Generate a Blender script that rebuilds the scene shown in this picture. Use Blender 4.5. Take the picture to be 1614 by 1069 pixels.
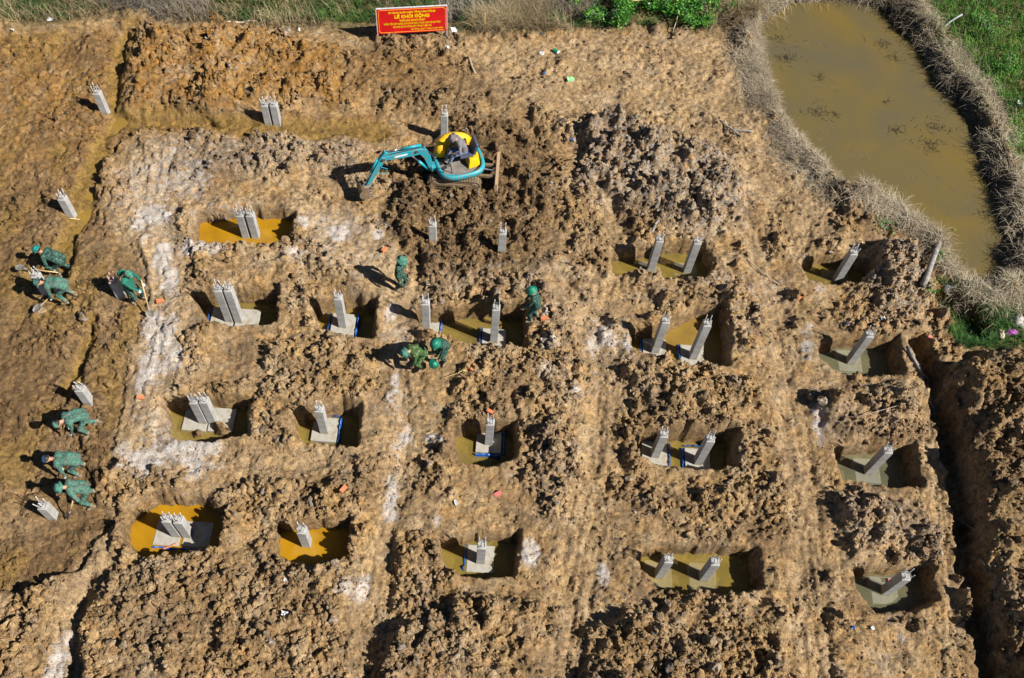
import bpy, math
import numpy as np
from mathutils import Vector, Matrix

# ------------------------------------------------------------------ camera, sky, sun
SC = bpy.context.scene
COL = SC.collection
for o in list(bpy.data.objects):
    bpy.data.objects.remove(o)
FPX, CXP, CYP, CAM_H = 1500.0, 807.0, 534.5, 24.8
_Z = np.array([100, 895.5, 1500.0]); _Z /= np.linalg.norm(_Z)
_Y = np.array([142, 2510, -1500.0]); _Y -= _Y.dot(_Z) * _Z; _Y /= np.linalg.norm(_Y)
_X = np.cross(_Y, _Z)
ROT = np.array([_X, _Y, _Z])
CAMP = np.array([0, 0, CAM_H])
cam_data = bpy.data.cameras.new("camera")
cam = bpy.data.objects.new("camera", cam_data)
COL.objects.link(cam)
cam_data.sensor_width = 36.0
cam_data.sensor_fit = 'HORIZONTAL'
cam_data.lens = 36.0 * FPX / 1614.0
cam_data.clip_end = 800.0
M = Matrix([list(ROT[i]) + [CAMP[i]] for i in range(3)] + [[0, 0, 0, 1]])
cam.matrix_world = M
SC.camera = cam

SUN_TO = Vector((1.0, -0.38, 1.0)).normalized()
world = bpy.data.worlds.new("World")
SC.world = world
world.use_nodes = True
wn = world.node_tree
bg = wn.nodes["Background"]
sky = wn.nodes.new("ShaderNodeTexSky")
sky.sky_type = 'NISHITA'
sky.sun_disc = False
sky.sun_elevation = math.asin(SUN_TO.z)
sky.sun_rotation = math.atan2(SUN_TO.x, SUN_TO.y)
sky.altitude = 1000.0
sky.air_density = 0.6
sky.dust_density = 0.3
wn.links.new(sky.outputs[0], bg.inputs[0])
bg.inputs[1].default_value = 0.05
sun_data = bpy.data.lights.new("sun", 'SUN')
sun_data.energy = 5.0
sun_data.angle = math.radians(0.5)
sun_data.color = (1.0, 0.95, 0.87)
sun = bpy.data.objects.new("sun", sun_data)
COL.objects.link(sun)
sun.rotation_euler = (-SUN_TO).to_track_quat('-Z', 'Y').to_euler()
sun.location = (20, -10, 40)
SC.view_settings.view_transform = 'Standard'
SC.view_settings.look = 'None'
SC.view_settings.exposure = 0.82
SC.view_settings.gamma = 1.0
SC.view_settings.use_curve_mapping = False
SC.cycles.diffuse_bounces = 1

# ------------------------------------------------------------------ helpers
rng = np.random.default_rng(7)


def at(x, y, z=0.0):
    """pixel of the photograph -> world point on the level z"""
    d = ROT @ np.array([x - CXP, -(y - CYP), -FPX])
    t = (z - CAM_H) / d[2]
    return CAMP + t * d


def px_of(p):
    c = ROT.T @ (np.asarray(p, float) - CAMP)
    return CXP + FPX * c[0] / -c[2], CYP - FPX * c[1] / -c[2]


def height_to(base, ypix):
    hs = np.linspace(0.05, 4, 800)
    ys = np.array([px_of(base + np.array([0, 0, h]))[1] for h in hs])
    return float(hs[np.argmin(abs(ys - ypix))])


def W(pts, z=0.0):
    return np.array([at(p[0], p[1], z)[:2] for p in pts])


def sstep(a, b, x):
    t = np.clip((x - a) / (b - a), 0, 1)
    return t * t * (3 - 2 * t)


def hsh(ix, iy, seed):
    h = (ix.astype(np.int64) * 374761393 + iy.astype(np.int64) * 668265263 + seed * 1442695041) & 0xFFFFFFFF
    h = ((h ^ (h >> 13)) * 1274126177) & 0xFFFFFFFF
    h = ((h ^ (h >> 16)) * 2246822519) & 0xFFFFFFFF
    return ((h ^ (h >> 15)) & 0xFFFFFF).astype(np.float32) / 16777216.0


def vnoise(x, y, s, seed):
    x = x / s; y = y / s
    ix = np.floor(x); iy = np.floor(y)
    fx = x - ix; fy = y - iy
    fx = fx * fx * (3 - 2 * fx); fy = fy * fy * (3 - 2 * fy)
    a = hsh(ix, iy, seed); b = hsh(ix + 1, iy, seed); c = hsh(ix, iy + 1, seed); d = hsh(ix + 1, iy + 1, seed)
    return (a + (b - a) * fx + (c - a) * fy + (a - b - c + d) * fx * fy) * 2 - 1


def fbm(x, y, s, seed, n=3):
    r = 0; a = 1.0; t = 0
    for i in range(n):
        r = r + a * vnoise(x + 17.3 * i, y - 9.1 * i, s, seed + i * 7); t += a
        a *= 0.5; s *= 0.5
    return r / t


def domes(x, y, cell, seed, dens=1.0):
    """lumpy clods: the highest of the tilted, boxy domes around each point"""
    ix = np.floor(x / cell); iy = np.floor(y / cell)
    out = np.zeros_like(x)
    for dx in (-1, 0, 1):
        for dy in (-1, 0, 1):
            jx = ix + dx; jy = iy + dy
            cx = (jx + hsh(jx, jy, seed)) * cell; cy = (jy + hsh(jx, jy, seed + 1)) * cell
            q = hsh(jx, jy, seed + 2)
            r = cell * (0.3 + 0.5 * q)
            amp = np.where(hsh(jx, jy, seed + 3) < dens, 0.35 + 0.65 * hsh(jx, jy, seed + 4), 0)
            th = hsh(jx, jy, seed + 5) * 6.283
            u = ((x - cx) * np.cos(th) + (y - cy) * np.sin(th)) / r
            v = (-(x - cx) * np.sin(th) + (y - cy) * np.cos(th)) / (r * 0.75)
            d = (np.abs(u) ** 2.6 + np.abs(v) ** 2.6)
            val = amp * np.power(np.maximum(1 - d, 0), 0.6) * (1 + 0.55 * u - 0.35 * v)
            out = np.maximum(out, np.where(d < 1, val, 0))
    return out


def poly_sd(P, x, y, m=2.5):
    """signed distance to a polygon, positive inside"""
    out = np.full(x.shape, -m, np.float32)
    lo = P.min(0) - m; hi = P.max(0) + m
    k = np.nonzero((x > lo[0]) & (x < hi[0]) & (y > lo[1]) & (y < hi[1]))[0]
    if len(k) == 0:
        return out
    X = x[k]; Y = y[k]
    d2 = np.full(X.shape, 1e9); ins = np.zeros(X.shape, bool)
    n = len(P)
    for i in range(n):
        a = P[i]; b = P[(i + 1) % n]
        e = b - a
        t = np.clip(((X - a[0]) * e[0] + (Y - a[1]) * e[1]) / (e @ e + 1e-12), 0, 1)
        d2 = np.minimum(d2, (X - a[0] - t * e[0]) ** 2 + (Y - a[1] - t * e[1]) ** 2)
        c = (a[1] > Y) != (b[1] > Y)
        with np.errstate(divide='ignore', invalid='ignore'):
            xi = a[0] + (Y - a[1]) / (e[1] if abs(e[1]) > 1e-9 else 1e-9) * e[0]
        ins ^= c & (X < xi)
    d = np.sqrt(d2)
    out[k] = np.maximum(np.where(ins, d, -d), -m)
    return out


def line_d(P, x, y, m=2.5):
    """distance to a polyline and signed offset across it"""
    d2 = np.full(x.shape, m * m, np.float64); off = np.full(x.shape, m, np.float64); along = np.zeros(x.shape)
    s0 = 0.0
    for i in range(len(P) - 1):
        a = P[i]; b = P[i + 1]; e = b - a; L = math.hypot(*e)
        t = np.clip(((x - a[0]) * e[0] + (y - a[1]) * e[1]) / (L * L), 0, 1)
        dx = x - a[0] - t * e[0]; dy = y - a[1] - t * e[1]
        dd = dx * dx + dy * dy
        k = dd < d2
        d2[k] = dd[k]
        off[k] = ((e[0] * dy - e[1] * dx) / L)[k]
        along[k] = (s0 + t * L)[k]
        s0 += L
    return np.sqrt(d2), off, along


class MB:
    """collects shapes for one mesh object"""

    def __init__(self):
        self.v = []; self.f = []; self.mi = []; self.cur = 0

    def add(self, vs, fs):
        n = len(self.v)
        self.v += [tuple(map(float, p)) for p in vs]
        self.f += [tuple(i + n for i in f) for f in fs]
        self.mi += [self.cur] * len(fs)

    def box(self, c, s, rz=0.0, mat=None):
        R = mat if mat is not None else Matrix.Rotation(rz, 3, 'Z')
        vs = []
        for z in (-1, 1):
            for y in (-1, 1):
                for x in (-1, 1):
                    vs.append(Vector(c) + R @ Vector((x * s[0] / 2, y * s[1] / 2, z * s[2] / 2)))
        self.add(vs, [(0, 2, 3, 1), (4, 5, 7, 6), (0, 1, 5, 4), (2, 6, 7, 3), (0, 4, 6, 2), (1, 3, 7, 5)])

    def tube(self, pts, rad, n=8, caps=True):
        pts = [Vector(p) for p in pts]
        rs = rad if isinstance(rad, (list, tuple)) else [rad] * len(pts)
        vs = []; fs = []
        up = None
        for i, p in enumerate(pts):
            d = (pts[min(i + 1, len(pts) - 1)] - pts[max(i - 1, 0)]).normalized()
            if up is None:
                up = Vector((0, 0, 1)) if abs(d.z) < 0.9 else Vector((1, 0, 0))
            a = d.cross(up).normalized(); b = a.cross(d).normalized(); up = b
            for k in range(n):
                t = 2 * math.pi * k / n
                vs.append(p + (a * math.cos(t) + b * math.sin(t)) * rs[i])
        for i in range(len(pts) - 1):
            for k in range(n):
                fs.append((i * n + k, i * n + (k + 1) % n, (i + 1) * n + (k + 1) % n, (i + 1) * n + k))
        if caps:
            fs.append(tuple(range(n - 1, -1, -1)))
            fs.append(tuple(range((len(pts) - 1) * n, len(pts) * n)))
        self.add(vs, fs)

    def prism(self, pts, vec):
        """closed outline pushed along vec, centred on the outline"""
        v = Vector(vec); n = len(pts)
        a = [Vector(p) - v / 2 for p in pts]; b = [Vector(p) + v / 2 for p in pts]
        self.add(a + b, [tuple(range(n - 1, -1, -1)), tuple(range(n, 2 * n))] +
                 [(i, (i + 1) % n, n + (i + 1) % n, n + i) for i in range(n)])

    def lathe(self, prof, n=24, c=(0, 0, 0), a0=0.0, a1=2 * math.pi, sx=1.0, sy=1.0, closed=False, zf=None):
        """prof: (r, z) list; turned about z through c"""
        full = abs(a1 - a0 - 2 * math.pi) < 1e-6
        m = n if full else n + 1
        vs = []; fs = []; k = len(prof)
        for i in range(m):
            t = a0 + (a1 - a0) * i / n
            for r, z in prof:
                zz = zf(t, r, z) if zf else z
                vs.append((c[0] + r * math.cos(t) * sx, c[1] + r * math.sin(t) * sy, c[2] + zz))
        for i in range(n):
            j = (i + 1) % m
            for q in range(k if closed else k - 1):
                q2 = (q + 1) % k
                fs.append((i * k + q, j * k + q, j * k + q2, i * k + q2))
        if not full and closed:
            fs.append(tuple(range(k))); fs.append(tuple(range((m - 1) * k + k - 1, (m - 1) * k - 1, -1)))
        self.add(vs, fs)

    def build(self, name, mats, parent=None, smooth=False, bevel=0.0, loc=None):
        me = bpy.data.meshes.new(name)
        me.from_pydata(self.v, [], self.f)
        mats = mats if isinstance(mats, (list, tuple)) else [mats]
        for m in mats:
            me.materials.append(m)
        if len(mats) > 1:
            me.polygons.foreach_set('material_index', self.mi)
        me.validate()
        import bmesh
        bm = bmesh.new(); bm.from_mesh(me)
        bmesh.ops.recalc_face_normals(bm, faces=bm.faces)
        bm.to_mesh(me); bm.free()
        if smooth:
            me.polygons.foreach_set('use_smooth', [True] * len(me.polygons))
        o = bpy.data.objects.new(name, me)
        COL.objects.link(o)
        if parent is not None:
            o.parent = parent
        if loc is not None:
            o.location = loc
        if bevel:
            b = o.modifiers.new('bevel', 'BEVEL'); b.width = bevel; b.segments = 2; b.limit_method = 'ANGLE'
            b.harden_normals = False
        return o


def empty(name, loc, rz=0.0):
    o = bpy.data.objects.new(name, None)
    COL.objects.link(o)
    o.location = loc; o.rotation_euler = (0, 0, rz)
    o.empty_display_size = 0.2
    return o


def tag(o, label=None, cat=None, group=None, kind=None):
    if label: o['label'] = label
    if cat: o['category'] = cat
    if group: o['group'] = group
    if kind or cat: o['kind'] = kind or 'thing'
    return o


def mesh_np(name, V, F, mats, smooth=True, parent=None):
    """V (n,3), F (m,k) arrays -> object"""
    me = bpy.data.meshes.new(name)
    V = np.asarray(V, np.float32); F = np.asarray(F, np.int32)
    m, k = F.shape
    me.vertices.add(len(V)); me.vertices.foreach_set('co', V.ravel())
    me.loops.add(m * k); me.loops.foreach_set('vertex_index', F.ravel())
    me.polygons.add(m)
    me.polygons.foreach_set('loop_start', np.arange(m, dtype=np.int32) * k)
    me.polygons.foreach_set('use_smooth', np.full(m, smooth))
    for mt in (mats if isinstance(mats, (list, tuple)) else [mats]):
        me.materials.append(mt)
    me.update(calc_edges=True)
    o = bpy.data.objects.new(name, me)
    COL.objects.link(o)
    if parent is not None:
        o.parent = parent
    return o


def vcol(me, name, arr):
    a = me.attributes.new(name, 'FLOAT_COLOR', 'POINT')
    arr = np.asarray(arr, np.float32)
    if arr.shape[1] == 3:
        arr = np.concatenate([arr, np.ones((len(arr), 1), np.float32)], 1)
    a.data.foreach_set('color', arr.ravel())


# ------------------------------------------------------------------ materials
def new_mat(name):
    m = bpy.data.materials.new(name); m.use_nodes = True
    nt = m.node_tree
    return m, nt, nt.nodes['Principled BSDF']


def N(nt, t, **kw):
    n = nt.nodes.new(t)
    for k, v in kw.items():
        setattr(n, k, v)
    return n


def noise_node(nt, scale, detail=4, rough=0.55, vec=None, dist=0.0):
    n = N(nt, 'ShaderNodeTexNoise')
    n.inputs['Scale'].default_value = scale; n.inputs['Detail'].default_value = detail
    n.inputs['Roughness'].default_value = rough; n.inputs['Distortion'].default_value = dist
    if vec is not None: nt.links.new(vec, n.inputs['Vector'])
    return n


def mixc(nt, fac, a, b, blend='MIX'):
    n = N(nt, 'ShaderNodeMix', data_type='RGBA', blend_type=blend)
    for s, v in ((n.inputs[0], fac), (n.inputs[6], a), (n.inputs[7], b)):
        if isinstance(v, (int, float)): s.default_value = v
        elif isinstance(v, tuple): s.default_value = v + (1,) if len(v) == 3 else v
        else: nt.links.new(v, s)
    return n.outputs[2]


def mathn(nt, op, a, b=None, c=None, clamp=False):
    n = N(nt, 'ShaderNodeMath', operation=op, use_clamp=clamp)
    for i, v in enumerate((a, b, c)):
        if v is None: continue
        if isinstance(v, (int, float)): n.inputs[i].default_value = v
        else: nt.links.new(v, n.inputs[i])
    return n.outputs[0]


def maprange(nt, v, a, b, c=0.0, d=1.0):
    n = N(nt, 'ShaderNodeMapRange')
    nt.links.new(v, n.inputs[0])
    for i, q in enumerate((a, b, c, d)): n.inputs[i + 1].default_value = q
    return n.outputs[0]


def earth_mat(name, const=None):
    """soil; zones come from the mesh (what lies there), or are fixed for single clods"""
    m, nt, bs = new_mat(name)
    geo = N(nt, 'ShaderNodeNewGeometry')
    pos = geo.outputs['Position']
    if const is None:
        za = N(nt, 'ShaderNodeAttribute', attribute_name='zoneA')
        zb = N(nt, 'ShaderNodeAttribute', attribute_name='zoneB')
        zc = N(nt, 'ShaderNodeAttribute', attribute_name='zoneC')
        sp = []
        for z in (za, zb, zc):
            s = N(nt, 'ShaderNodeSeparateColor'); nt.links.new(z.outputs['Color'], s.inputs[0]); sp.append(s)
        wet, orange, salt = sp[0].outputs
        grey, dark, green = sp[1].outputs
        mud, pale, brown = sp[2].outputs
    else:
        wet, orange, salt, grey, dark, green, mud, pale, brown = [float(const.get(k, 0)) for k in
            ('wet', 'orange', 'salt', 'grey', 'dark', 'green', 'mud', 'pale', 'brown')]
    n1 = noise_node(nt, 1.1, 5, 0.6, pos).outputs[0]
    n2 = noise_node(nt, 6.0, 5, 0.65, pos).outputs[0]
    n3 = noise_node(nt, 26.0, 4, 0.7, pos).outputs[0]
    n4 = noise_node(nt, 2.7, 4, 0.6, pos, 0.8).outputs[0]
    n5 = noise_node(nt, 0.62, 6, 0.62, pos, 0.5).outputs[0]
    vo = N(nt, 'ShaderNodeTexVoronoi'); nt.links.new(pos, vo.inputs['Vector']); vo.inputs['Scale'].default_value = 7.5
    vs = N(nt, 'ShaderNodeSeparateColor'); nt.links.new(vo.outputs['Color'], vs.inputs[0])
    vo2 = N(nt, 'ShaderNodeTexVoronoi'); nt.links.new(pos, vo2.inputs['Vector']); vo2.inputs['Scale'].default_value = 17.0
    vs2 = N(nt, 'ShaderNodeSeparateColor'); nt.links.new(vo2.outputs['Color'], vs2.inputs[0])
    cell = mathn(nt, 'ADD', mathn(nt, 'MULTIPLY', vs.outputs[0], 0.55), mathn(nt, 'MULTIPLY', vs2.outputs[0], 0.45))
    c = mixc(nt, maprange(nt, n2, 0.35, 0.68), (0.385, 0.258, 0.122), (0.205, 0.124, 0.052))
    c = mixc(nt, maprange(nt, n1, 0.42, 0.66, 0, 0.7), c, (0.315, 0.242, 0.158))
    c = mixc(nt, maprange(nt, n4, 0.48, 0.64, 0, 0.5), c, (0.33, 0.176, 0.058))
    c = mixc(nt, maprange(nt, n5, 0.46, 0.62, 0, 0.7), c, (0.155, 0.098, 0.050))
    c = mixc(nt, mathn(nt, 'MULTIPLY', pale, 0.45), c, (0.41, 0.30, 0.175))
    f = mathn(nt, 'MULTIPLY', orange, maprange(nt, n4, 0.30, 0.58), clamp=True)
    c = mixc(nt, f, c, mixc(nt, n2, (0.33, 0.155, 0.014), (0.17, 0.08, 0.02)))
    c = mixc(nt, mathn(nt, 'MULTIPLY', brown, maprange(nt, n2, 0.25, 0.6, 0.6, 1)), c, mixc(nt, cell, (0.075, 0.046, 0.022), (0.185, 0.115, 0.052)))
    f = mathn(nt, 'MULTIPLY', grey, maprange(nt, n2, 0.40, 0.60))
    c = mixc(nt, f, c, mixc(nt, cell, (0.15, 0.128, 0.11), (0.345, 0.315, 0.285)))
    f = mathn(nt, 'MULTIPLY', wet, maprange(nt, n1, 0.2, 0.65, 0.85, 1.0))
    c = mixc(nt, f, c, mixc(nt, maprange(nt, n2, 0.35, 0.65), (0.185, 0.110, 0.042), (0.100, 0.060, 0.029)))
    c = mixc(nt, mud, c, mixc(nt, n2, (0.25, 0.155, 0.036), (0.17, 0.10, 0.028)))
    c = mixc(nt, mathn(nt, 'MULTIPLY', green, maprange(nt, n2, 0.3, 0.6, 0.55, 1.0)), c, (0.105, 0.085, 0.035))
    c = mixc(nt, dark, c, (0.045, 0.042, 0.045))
    cv_ = maprange(nt, cell, 0.15, 0.85, 0.62, 1.30)
    hc = N(nt, 'ShaderNodeHueSaturation'); nt.links.new(c, hc.inputs['Color']); nt.links.new(cv_, hc.inputs['Value']); c = hc.outputs[0]
    # pale crust: broken up
    s = mathn(nt, 'ADD', salt, mathn(nt, 'MULTIPLY', mathn(nt, 'SUBTRACT', n2, 0.5), 2.2))
    s = mathn(nt, 'ADD', s, mathn(nt, 'MULTIPLY', mathn(nt, 'SUBTRACT', n3, 0.5), 0.9))
    s2 = mathn(nt, 'MULTIPLY', maprange(nt, s, 0.22, 1.45), mathn(nt, 'GREATER_THAN', salt, 0.02) if const is None else 1.0 if salt > 0.02 else 0.0)
    c = mixc(nt, mathn(nt, 'MULTIPLY', s2, 0.9), c, (0.52, 0.505, 0.50))
    # fine speckle
    sp = maprange(nt, n3, 0.3, 0.72, 0.68, 1.3)
    hs = N(nt, 'ShaderNodeHueSaturation'); nt.links.new(c, hs.inputs['Color']); nt.links.new(sp, hs.inputs['Value'])
    nt.links.new(hs.outputs[0], bs.inputs['Base Color'])
    r = mathn(nt, 'SUBTRACT', 0.93, mathn(nt, 'MULTIPLY', wet, 0.28))
    r = mathn(nt, 'SUBTRACT', r, mathn(nt, 'MULTIPLY', mud, 0.45), clamp=True)
    nt.links.new(r, bs.inputs['Roughness'])
    bs.inputs['Specular IOR Level'].default_value = 0.25
    b = N(nt, 'ShaderNodeBump'); b.inputs['Strength'].default_value = 0.9; b.inputs['Distance'].default_value = 0.06
    hgt = mathn(nt, 'ADD', mathn(nt, 'MULTIPLY', n3, 0.85), n2)
    nt.links.new(hgt, b.inputs['Height']); nt.links.new(b.outputs[0], bs.inputs['Normal'])
    return m


def flat_mat(name, col, rough=0.6, metal=0.0, var=0.15, scale=8.0, bump=0.0, col2=None, lo=0.4, hi=0.65, spec=0.5):
    m, nt, bs = new_mat(name)
    tc = N(nt, 'ShaderNodeTexCoord')
    n = noise_node(nt, scale, 5, 0.6, tc.outputs['Object']).outputs[0]
    c2 = col2 if col2 else tuple(x * (1 - var) * 0.8 for x in col)
    c = mixc(nt, maprange(nt, n, lo, hi), col, c2)
    nt.links.new(c, bs.inputs['Base Color'])
    bs.inputs['Roughness'].default_value = rough; bs.inputs['Metallic'].default_value = metal
    bs.inputs['Specular IOR Level'].default_value = spec
    if bump:
        n2 = noise_node(nt, scale * 5, 4, 0.6, tc.outputs['Object']).outputs[0]
        b = N(nt, 'ShaderNodeBump'); b.inputs['Strength'].default_value = bump; b.inputs['Distance'].default_value = 0.01
        nt.links.new(n2, b.inputs['Height']); nt.links.new(b.outputs[0], bs.inputs['Normal'])
    return m


def water_mat(name, col, col2, alpha, rough=0.06, scale=1.2, bump=0.0):
    m, nt, bs = new_mat(name)
    geo = N(nt, 'ShaderNodeNewGeometry')
    n = noise_node(nt, scale, 4, 0.5, geo.outputs['Position'], 0.6).outputs[0]
    nt.links.new(mixc(nt, maprange(nt, n, 0.35, 0.68), col, col2), bs.inputs['Base Color'])
    bs.inputs['Roughness'].default_value = rough; bs.inputs['IOR'].default_value = 1.33
    bs.inputs['Alpha'].default_value = alpha
    if bump:
        n2 = noise_node(nt, 9, 3, 0.5, geo.outputs['Position']).outputs[0]
        b = N(nt, 'ShaderNodeBump'); b.inputs['Strength'].default_value = bump; b.inputs['Distance'].default_value = 0.01
        nt.links.new(n2, b.inputs['Height']); nt.links.new(b.outputs[0], bs.inputs['Normal'])
    return m


def veg_mat(name, a, b, c, trans=0.25, rough=0.75):
    """blades and leaves: each one has its own tint from the mesh"""
    m, nt, bs = new_mat(name)
    at_ = N(nt, 'ShaderNodeAttribute', attribute_name='tint')
    r = N(nt, 'ShaderNodeValToRGB')
    r.color_ramp.elements[0].color = a + (1,); r.color_ramp.elements[1].color = c + (1,)
    e = r.color_ramp.elements.new(0.5); e.color = b + (1,)
    nt.links.new(at_.outputs['Fac'], r.inputs[0])
    nt.links.new(r.outputs[0], bs.inputs['Base Color'])
    bs.inputs['Roughness'].default_value = rough
    bs.inputs['Specular IOR Level'].default_value = 0.3
    tr = N(nt, 'ShaderNodeBsdfTranslucent'); nt.links.new(r.outputs[0], tr.inputs[0])
    mx = N(nt, 'ShaderNodeMixShader'); mx.inputs[0].default_value = trans
    out = nt.nodes['Material Output']
    nt.links.new(bs.outputs[0], mx.inputs[1]); nt.links.new(tr.outputs[0], mx.inputs[2])
    nt.links.new(mx.outputs[0], out.inputs[0])
    return m


def camo_mat(name, cols, scale=9.0):
    m, nt, bs = new_mat(name)
    tc = N(nt, 'ShaderNodeTexCoord')
    v = tc.outputs['Object']
    c = cols[0]
    for i, col in enumerate(cols[1:]):
        mp = N(nt, 'ShaderNodeMapping'); nt.links.new(v, mp.inputs[0]); mp.inputs['Location'].default_value = (3.1 * i, 1.7 * i, 5.3 * i)
        n = noise_node(nt, scale * (1 + 0.25 * i), 2, 0.5, mp.outputs[0], 0.7).outputs[0]
        c = mixc(nt, maprange(nt, n, 0.53, 0.56), c, col)
    nt.links.new(c, bs.inputs['Base Color'])
    bs.inputs['Roughness'].default_value = 0.85
    bs.inputs['Specular IOR Level'].default_value = 0.2
    return m


M_EARTH = earth_mat('earth')
M_CLODS = {
    'tan': earth_mat('clod_tan', {}),
    'orange': earth_mat('clod_orange', {'orange': 0.8}),
    'grey': earth_mat('clod_grey', {'grey': 0.85}),
    'brown': earth_mat('clod_brown', {'brown': 0.8}),
    'wet': earth_mat('clod_wet', {'wet': 0.85}),
}
M_CONC = flat_mat('concrete', (0.38, 0.375, 0.36), 0.85, var=0.2, scale=4.5, bump=0.5, col2=(0.235, 0.22, 0.19), lo=0.42, hi=0.7)
M_CONC2 = flat_mat('footing_concrete', (0.33, 0.315, 0.28), 0.9, scale=5, bump=0.4, col2=(0.25, 0.20, 0.12), lo=0.45, hi=0.7)
M_REBAR = flat_mat('rebar_steel', (0.58, 0.57, 0.56), 0.55, metal=0.25, scale=20, col2=(0.38, 0.35, 0.33))
M_BLUE = flat_mat('blue_plastic', (0.015, 0.11, 0.42), 0.35, scale=6)
M_OCHRE = water_mat('ochre_water', (0.43, 0.222, 0.008), (0.31, 0.155, 0.008), 0.78)
M_OLIVE = water_mat('olive_water', (0.32, 0.228, 0.045), (0.21, 0.158, 0.045), 0.52)
M_DUSKY = water_mat('dusky_water', (0.235, 0.22, 0.12), (0.15, 0.15, 0.095), 0.45)
M_POND = water_mat('pond_water', (0.105, 0.088, 0.045), (0.145, 0.102, 0.028), 0.93, 0.08, 0.40, 0.03)
M_MUDW = water_mat('mud_water', (0.27, 0.172, 0.036), (0.20, 0.125, 0.03), 0.85, 0.12)
M_BRICK = flat_mat('brick_clay', (0.62, 0.20, 0.08), 0.85, scale=14, bump=0.3)
M_PINK = flat_mat('pink_brick', (0.62, 0.16, 0.14), 0.8, scale=14)
M_WOOD = flat_mat('weathered_wood', (0.42, 0.33, 0.23), 0.85, scale=10, bump=0.3, col2=(0.25, 0.19, 0.13))
M_BAMBOO = flat_mat('bamboo', (0.62, 0.44, 0.20), 0.6, scale=8)
M_GREYWOOD = flat_mat('grey_wood', (0.30, 0.27, 0.24), 0.85, scale=9, bump=0.4, col2=(0.13, 0.12, 0.11))
M_WHITE = flat_mat('white_plastic', (0.75, 0.76, 0.78), 0.5, var=0.05)
M_PVC = flat_mat('grey_pipe_plastic', (0.34, 0.36, 0.37), 0.5)

# ------------------------------------------------------------------ terrain
# pits: outline of the rim, water level, floor level, water material
PITS = [
    ([(308, 336), (380, 326), (461, 334), (457, 384), (304, 380)], -0.50, -0.95, 'ochre'),
    ([(300, 462), (345, 454), (437, 457), (436, 508), (390, 514), (333, 510), (312, 488)], -0.74, -0.86, 'olive'),
    ([(489, 472), (530, 462), (592, 470), (587, 530), (540, 525), (508, 520)], -0.80, -0.84, 'olive'),
    ([(655, 492), (740, 478), (830, 484), (827, 545), (770, 541), (700, 534), (668, 527)], -0.70, -0.84, 'olive'),
    ([(966, 398), (1010, 393), (1060, 382), (1110, 390), (1126, 420), (1106, 444), (1030, 436), (968, 430)], -0.50, -0.9, 'olive'),
    ([(996, 518), (1050, 508), (1098, 480), (1138, 485), (1152, 520), (1148, 573), (1074, 572), (999, 546)], -0.71, -0.86, 'tan'),
    ([(1005, 680), (1080, 674), (1156, 682), (1162, 741), (1100, 737), (1050, 733), (1008, 722)], -0.72, -0.86, 'olive'),
    ([(1012, 862), (1090, 856), (1190, 864), (1199, 922), (1168, 938), (1100, 934), (1040, 928), (1012, 892)], -0.60, -0.9, 'olive'),
    ([(1263, 412), (1300, 400), (1375, 412), (1376, 430), (1352, 447), (1305, 447), (1275, 438)], -0.55, -0.9, 'olive'),
    ([(1290, 540), (1340, 532), (1414, 532), (1421, 588), (1370, 594), (1320, 586), (1294, 566)], -0.62, -0.9, 'dusky'),
    ([(1316, 704), (1370, 698), (1438, 702), (1451, 765), (1380, 763), (1330, 756), (1322, 735)], -0.62, -0.9, 'dusky'),
    ([(1350, 898), (1400, 894), (1462, 892), (1480, 945), (1440, 963), (1380, 958), (1355, 930)], -0.57, -0.9, 'dusky'),
    ([(256, 630), (320, 620), (391, 628), (386, 680), (335, 692), (280, 691), (258, 670)], -0.70, -0.86, 'olive'),
    ([(460, 648), (510, 642), (540, 630), (566, 640), (561, 702), (510, 698), (462, 688)], -0.74, -0.86, 'olive'),
    ([(711, 670), (760, 664), (813, 662), (813, 718), (765, 734), (725, 722)], -0.74, -0.86, 'olive'),
    ([(195, 812), (240, 782), (302, 777), (356, 798), (345, 866), (300, 869), (216, 874), (192, 845)], -0.668, -0.9, 'ochre'),
    ([(438, 826), (490, 820), (551, 820), (550, 880), (526, 889), (480, 886), (432, 874)], -0.50, -0.95, 'ochre'),
    ([(692, 848), (750, 838), (819, 840), (809, 906), (760, 908), (724, 904), (702, 892)], -0.66, -0.88, 'olive'),
]
POND = [(1200, 40), (1250, 8), (1330, 2), (1400, 25), (1442, 80), (1482, 150), (1522, 200), (1546, 260), (1562, 320), (1580, 385),
        (1574, 440), (1535, 455), (1498, 425), (1476, 378), (1436, 342), (1396, 321), (1336, 305), (1304, 275), (1258, 220), (1228, 168), (1206, 100)]
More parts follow.
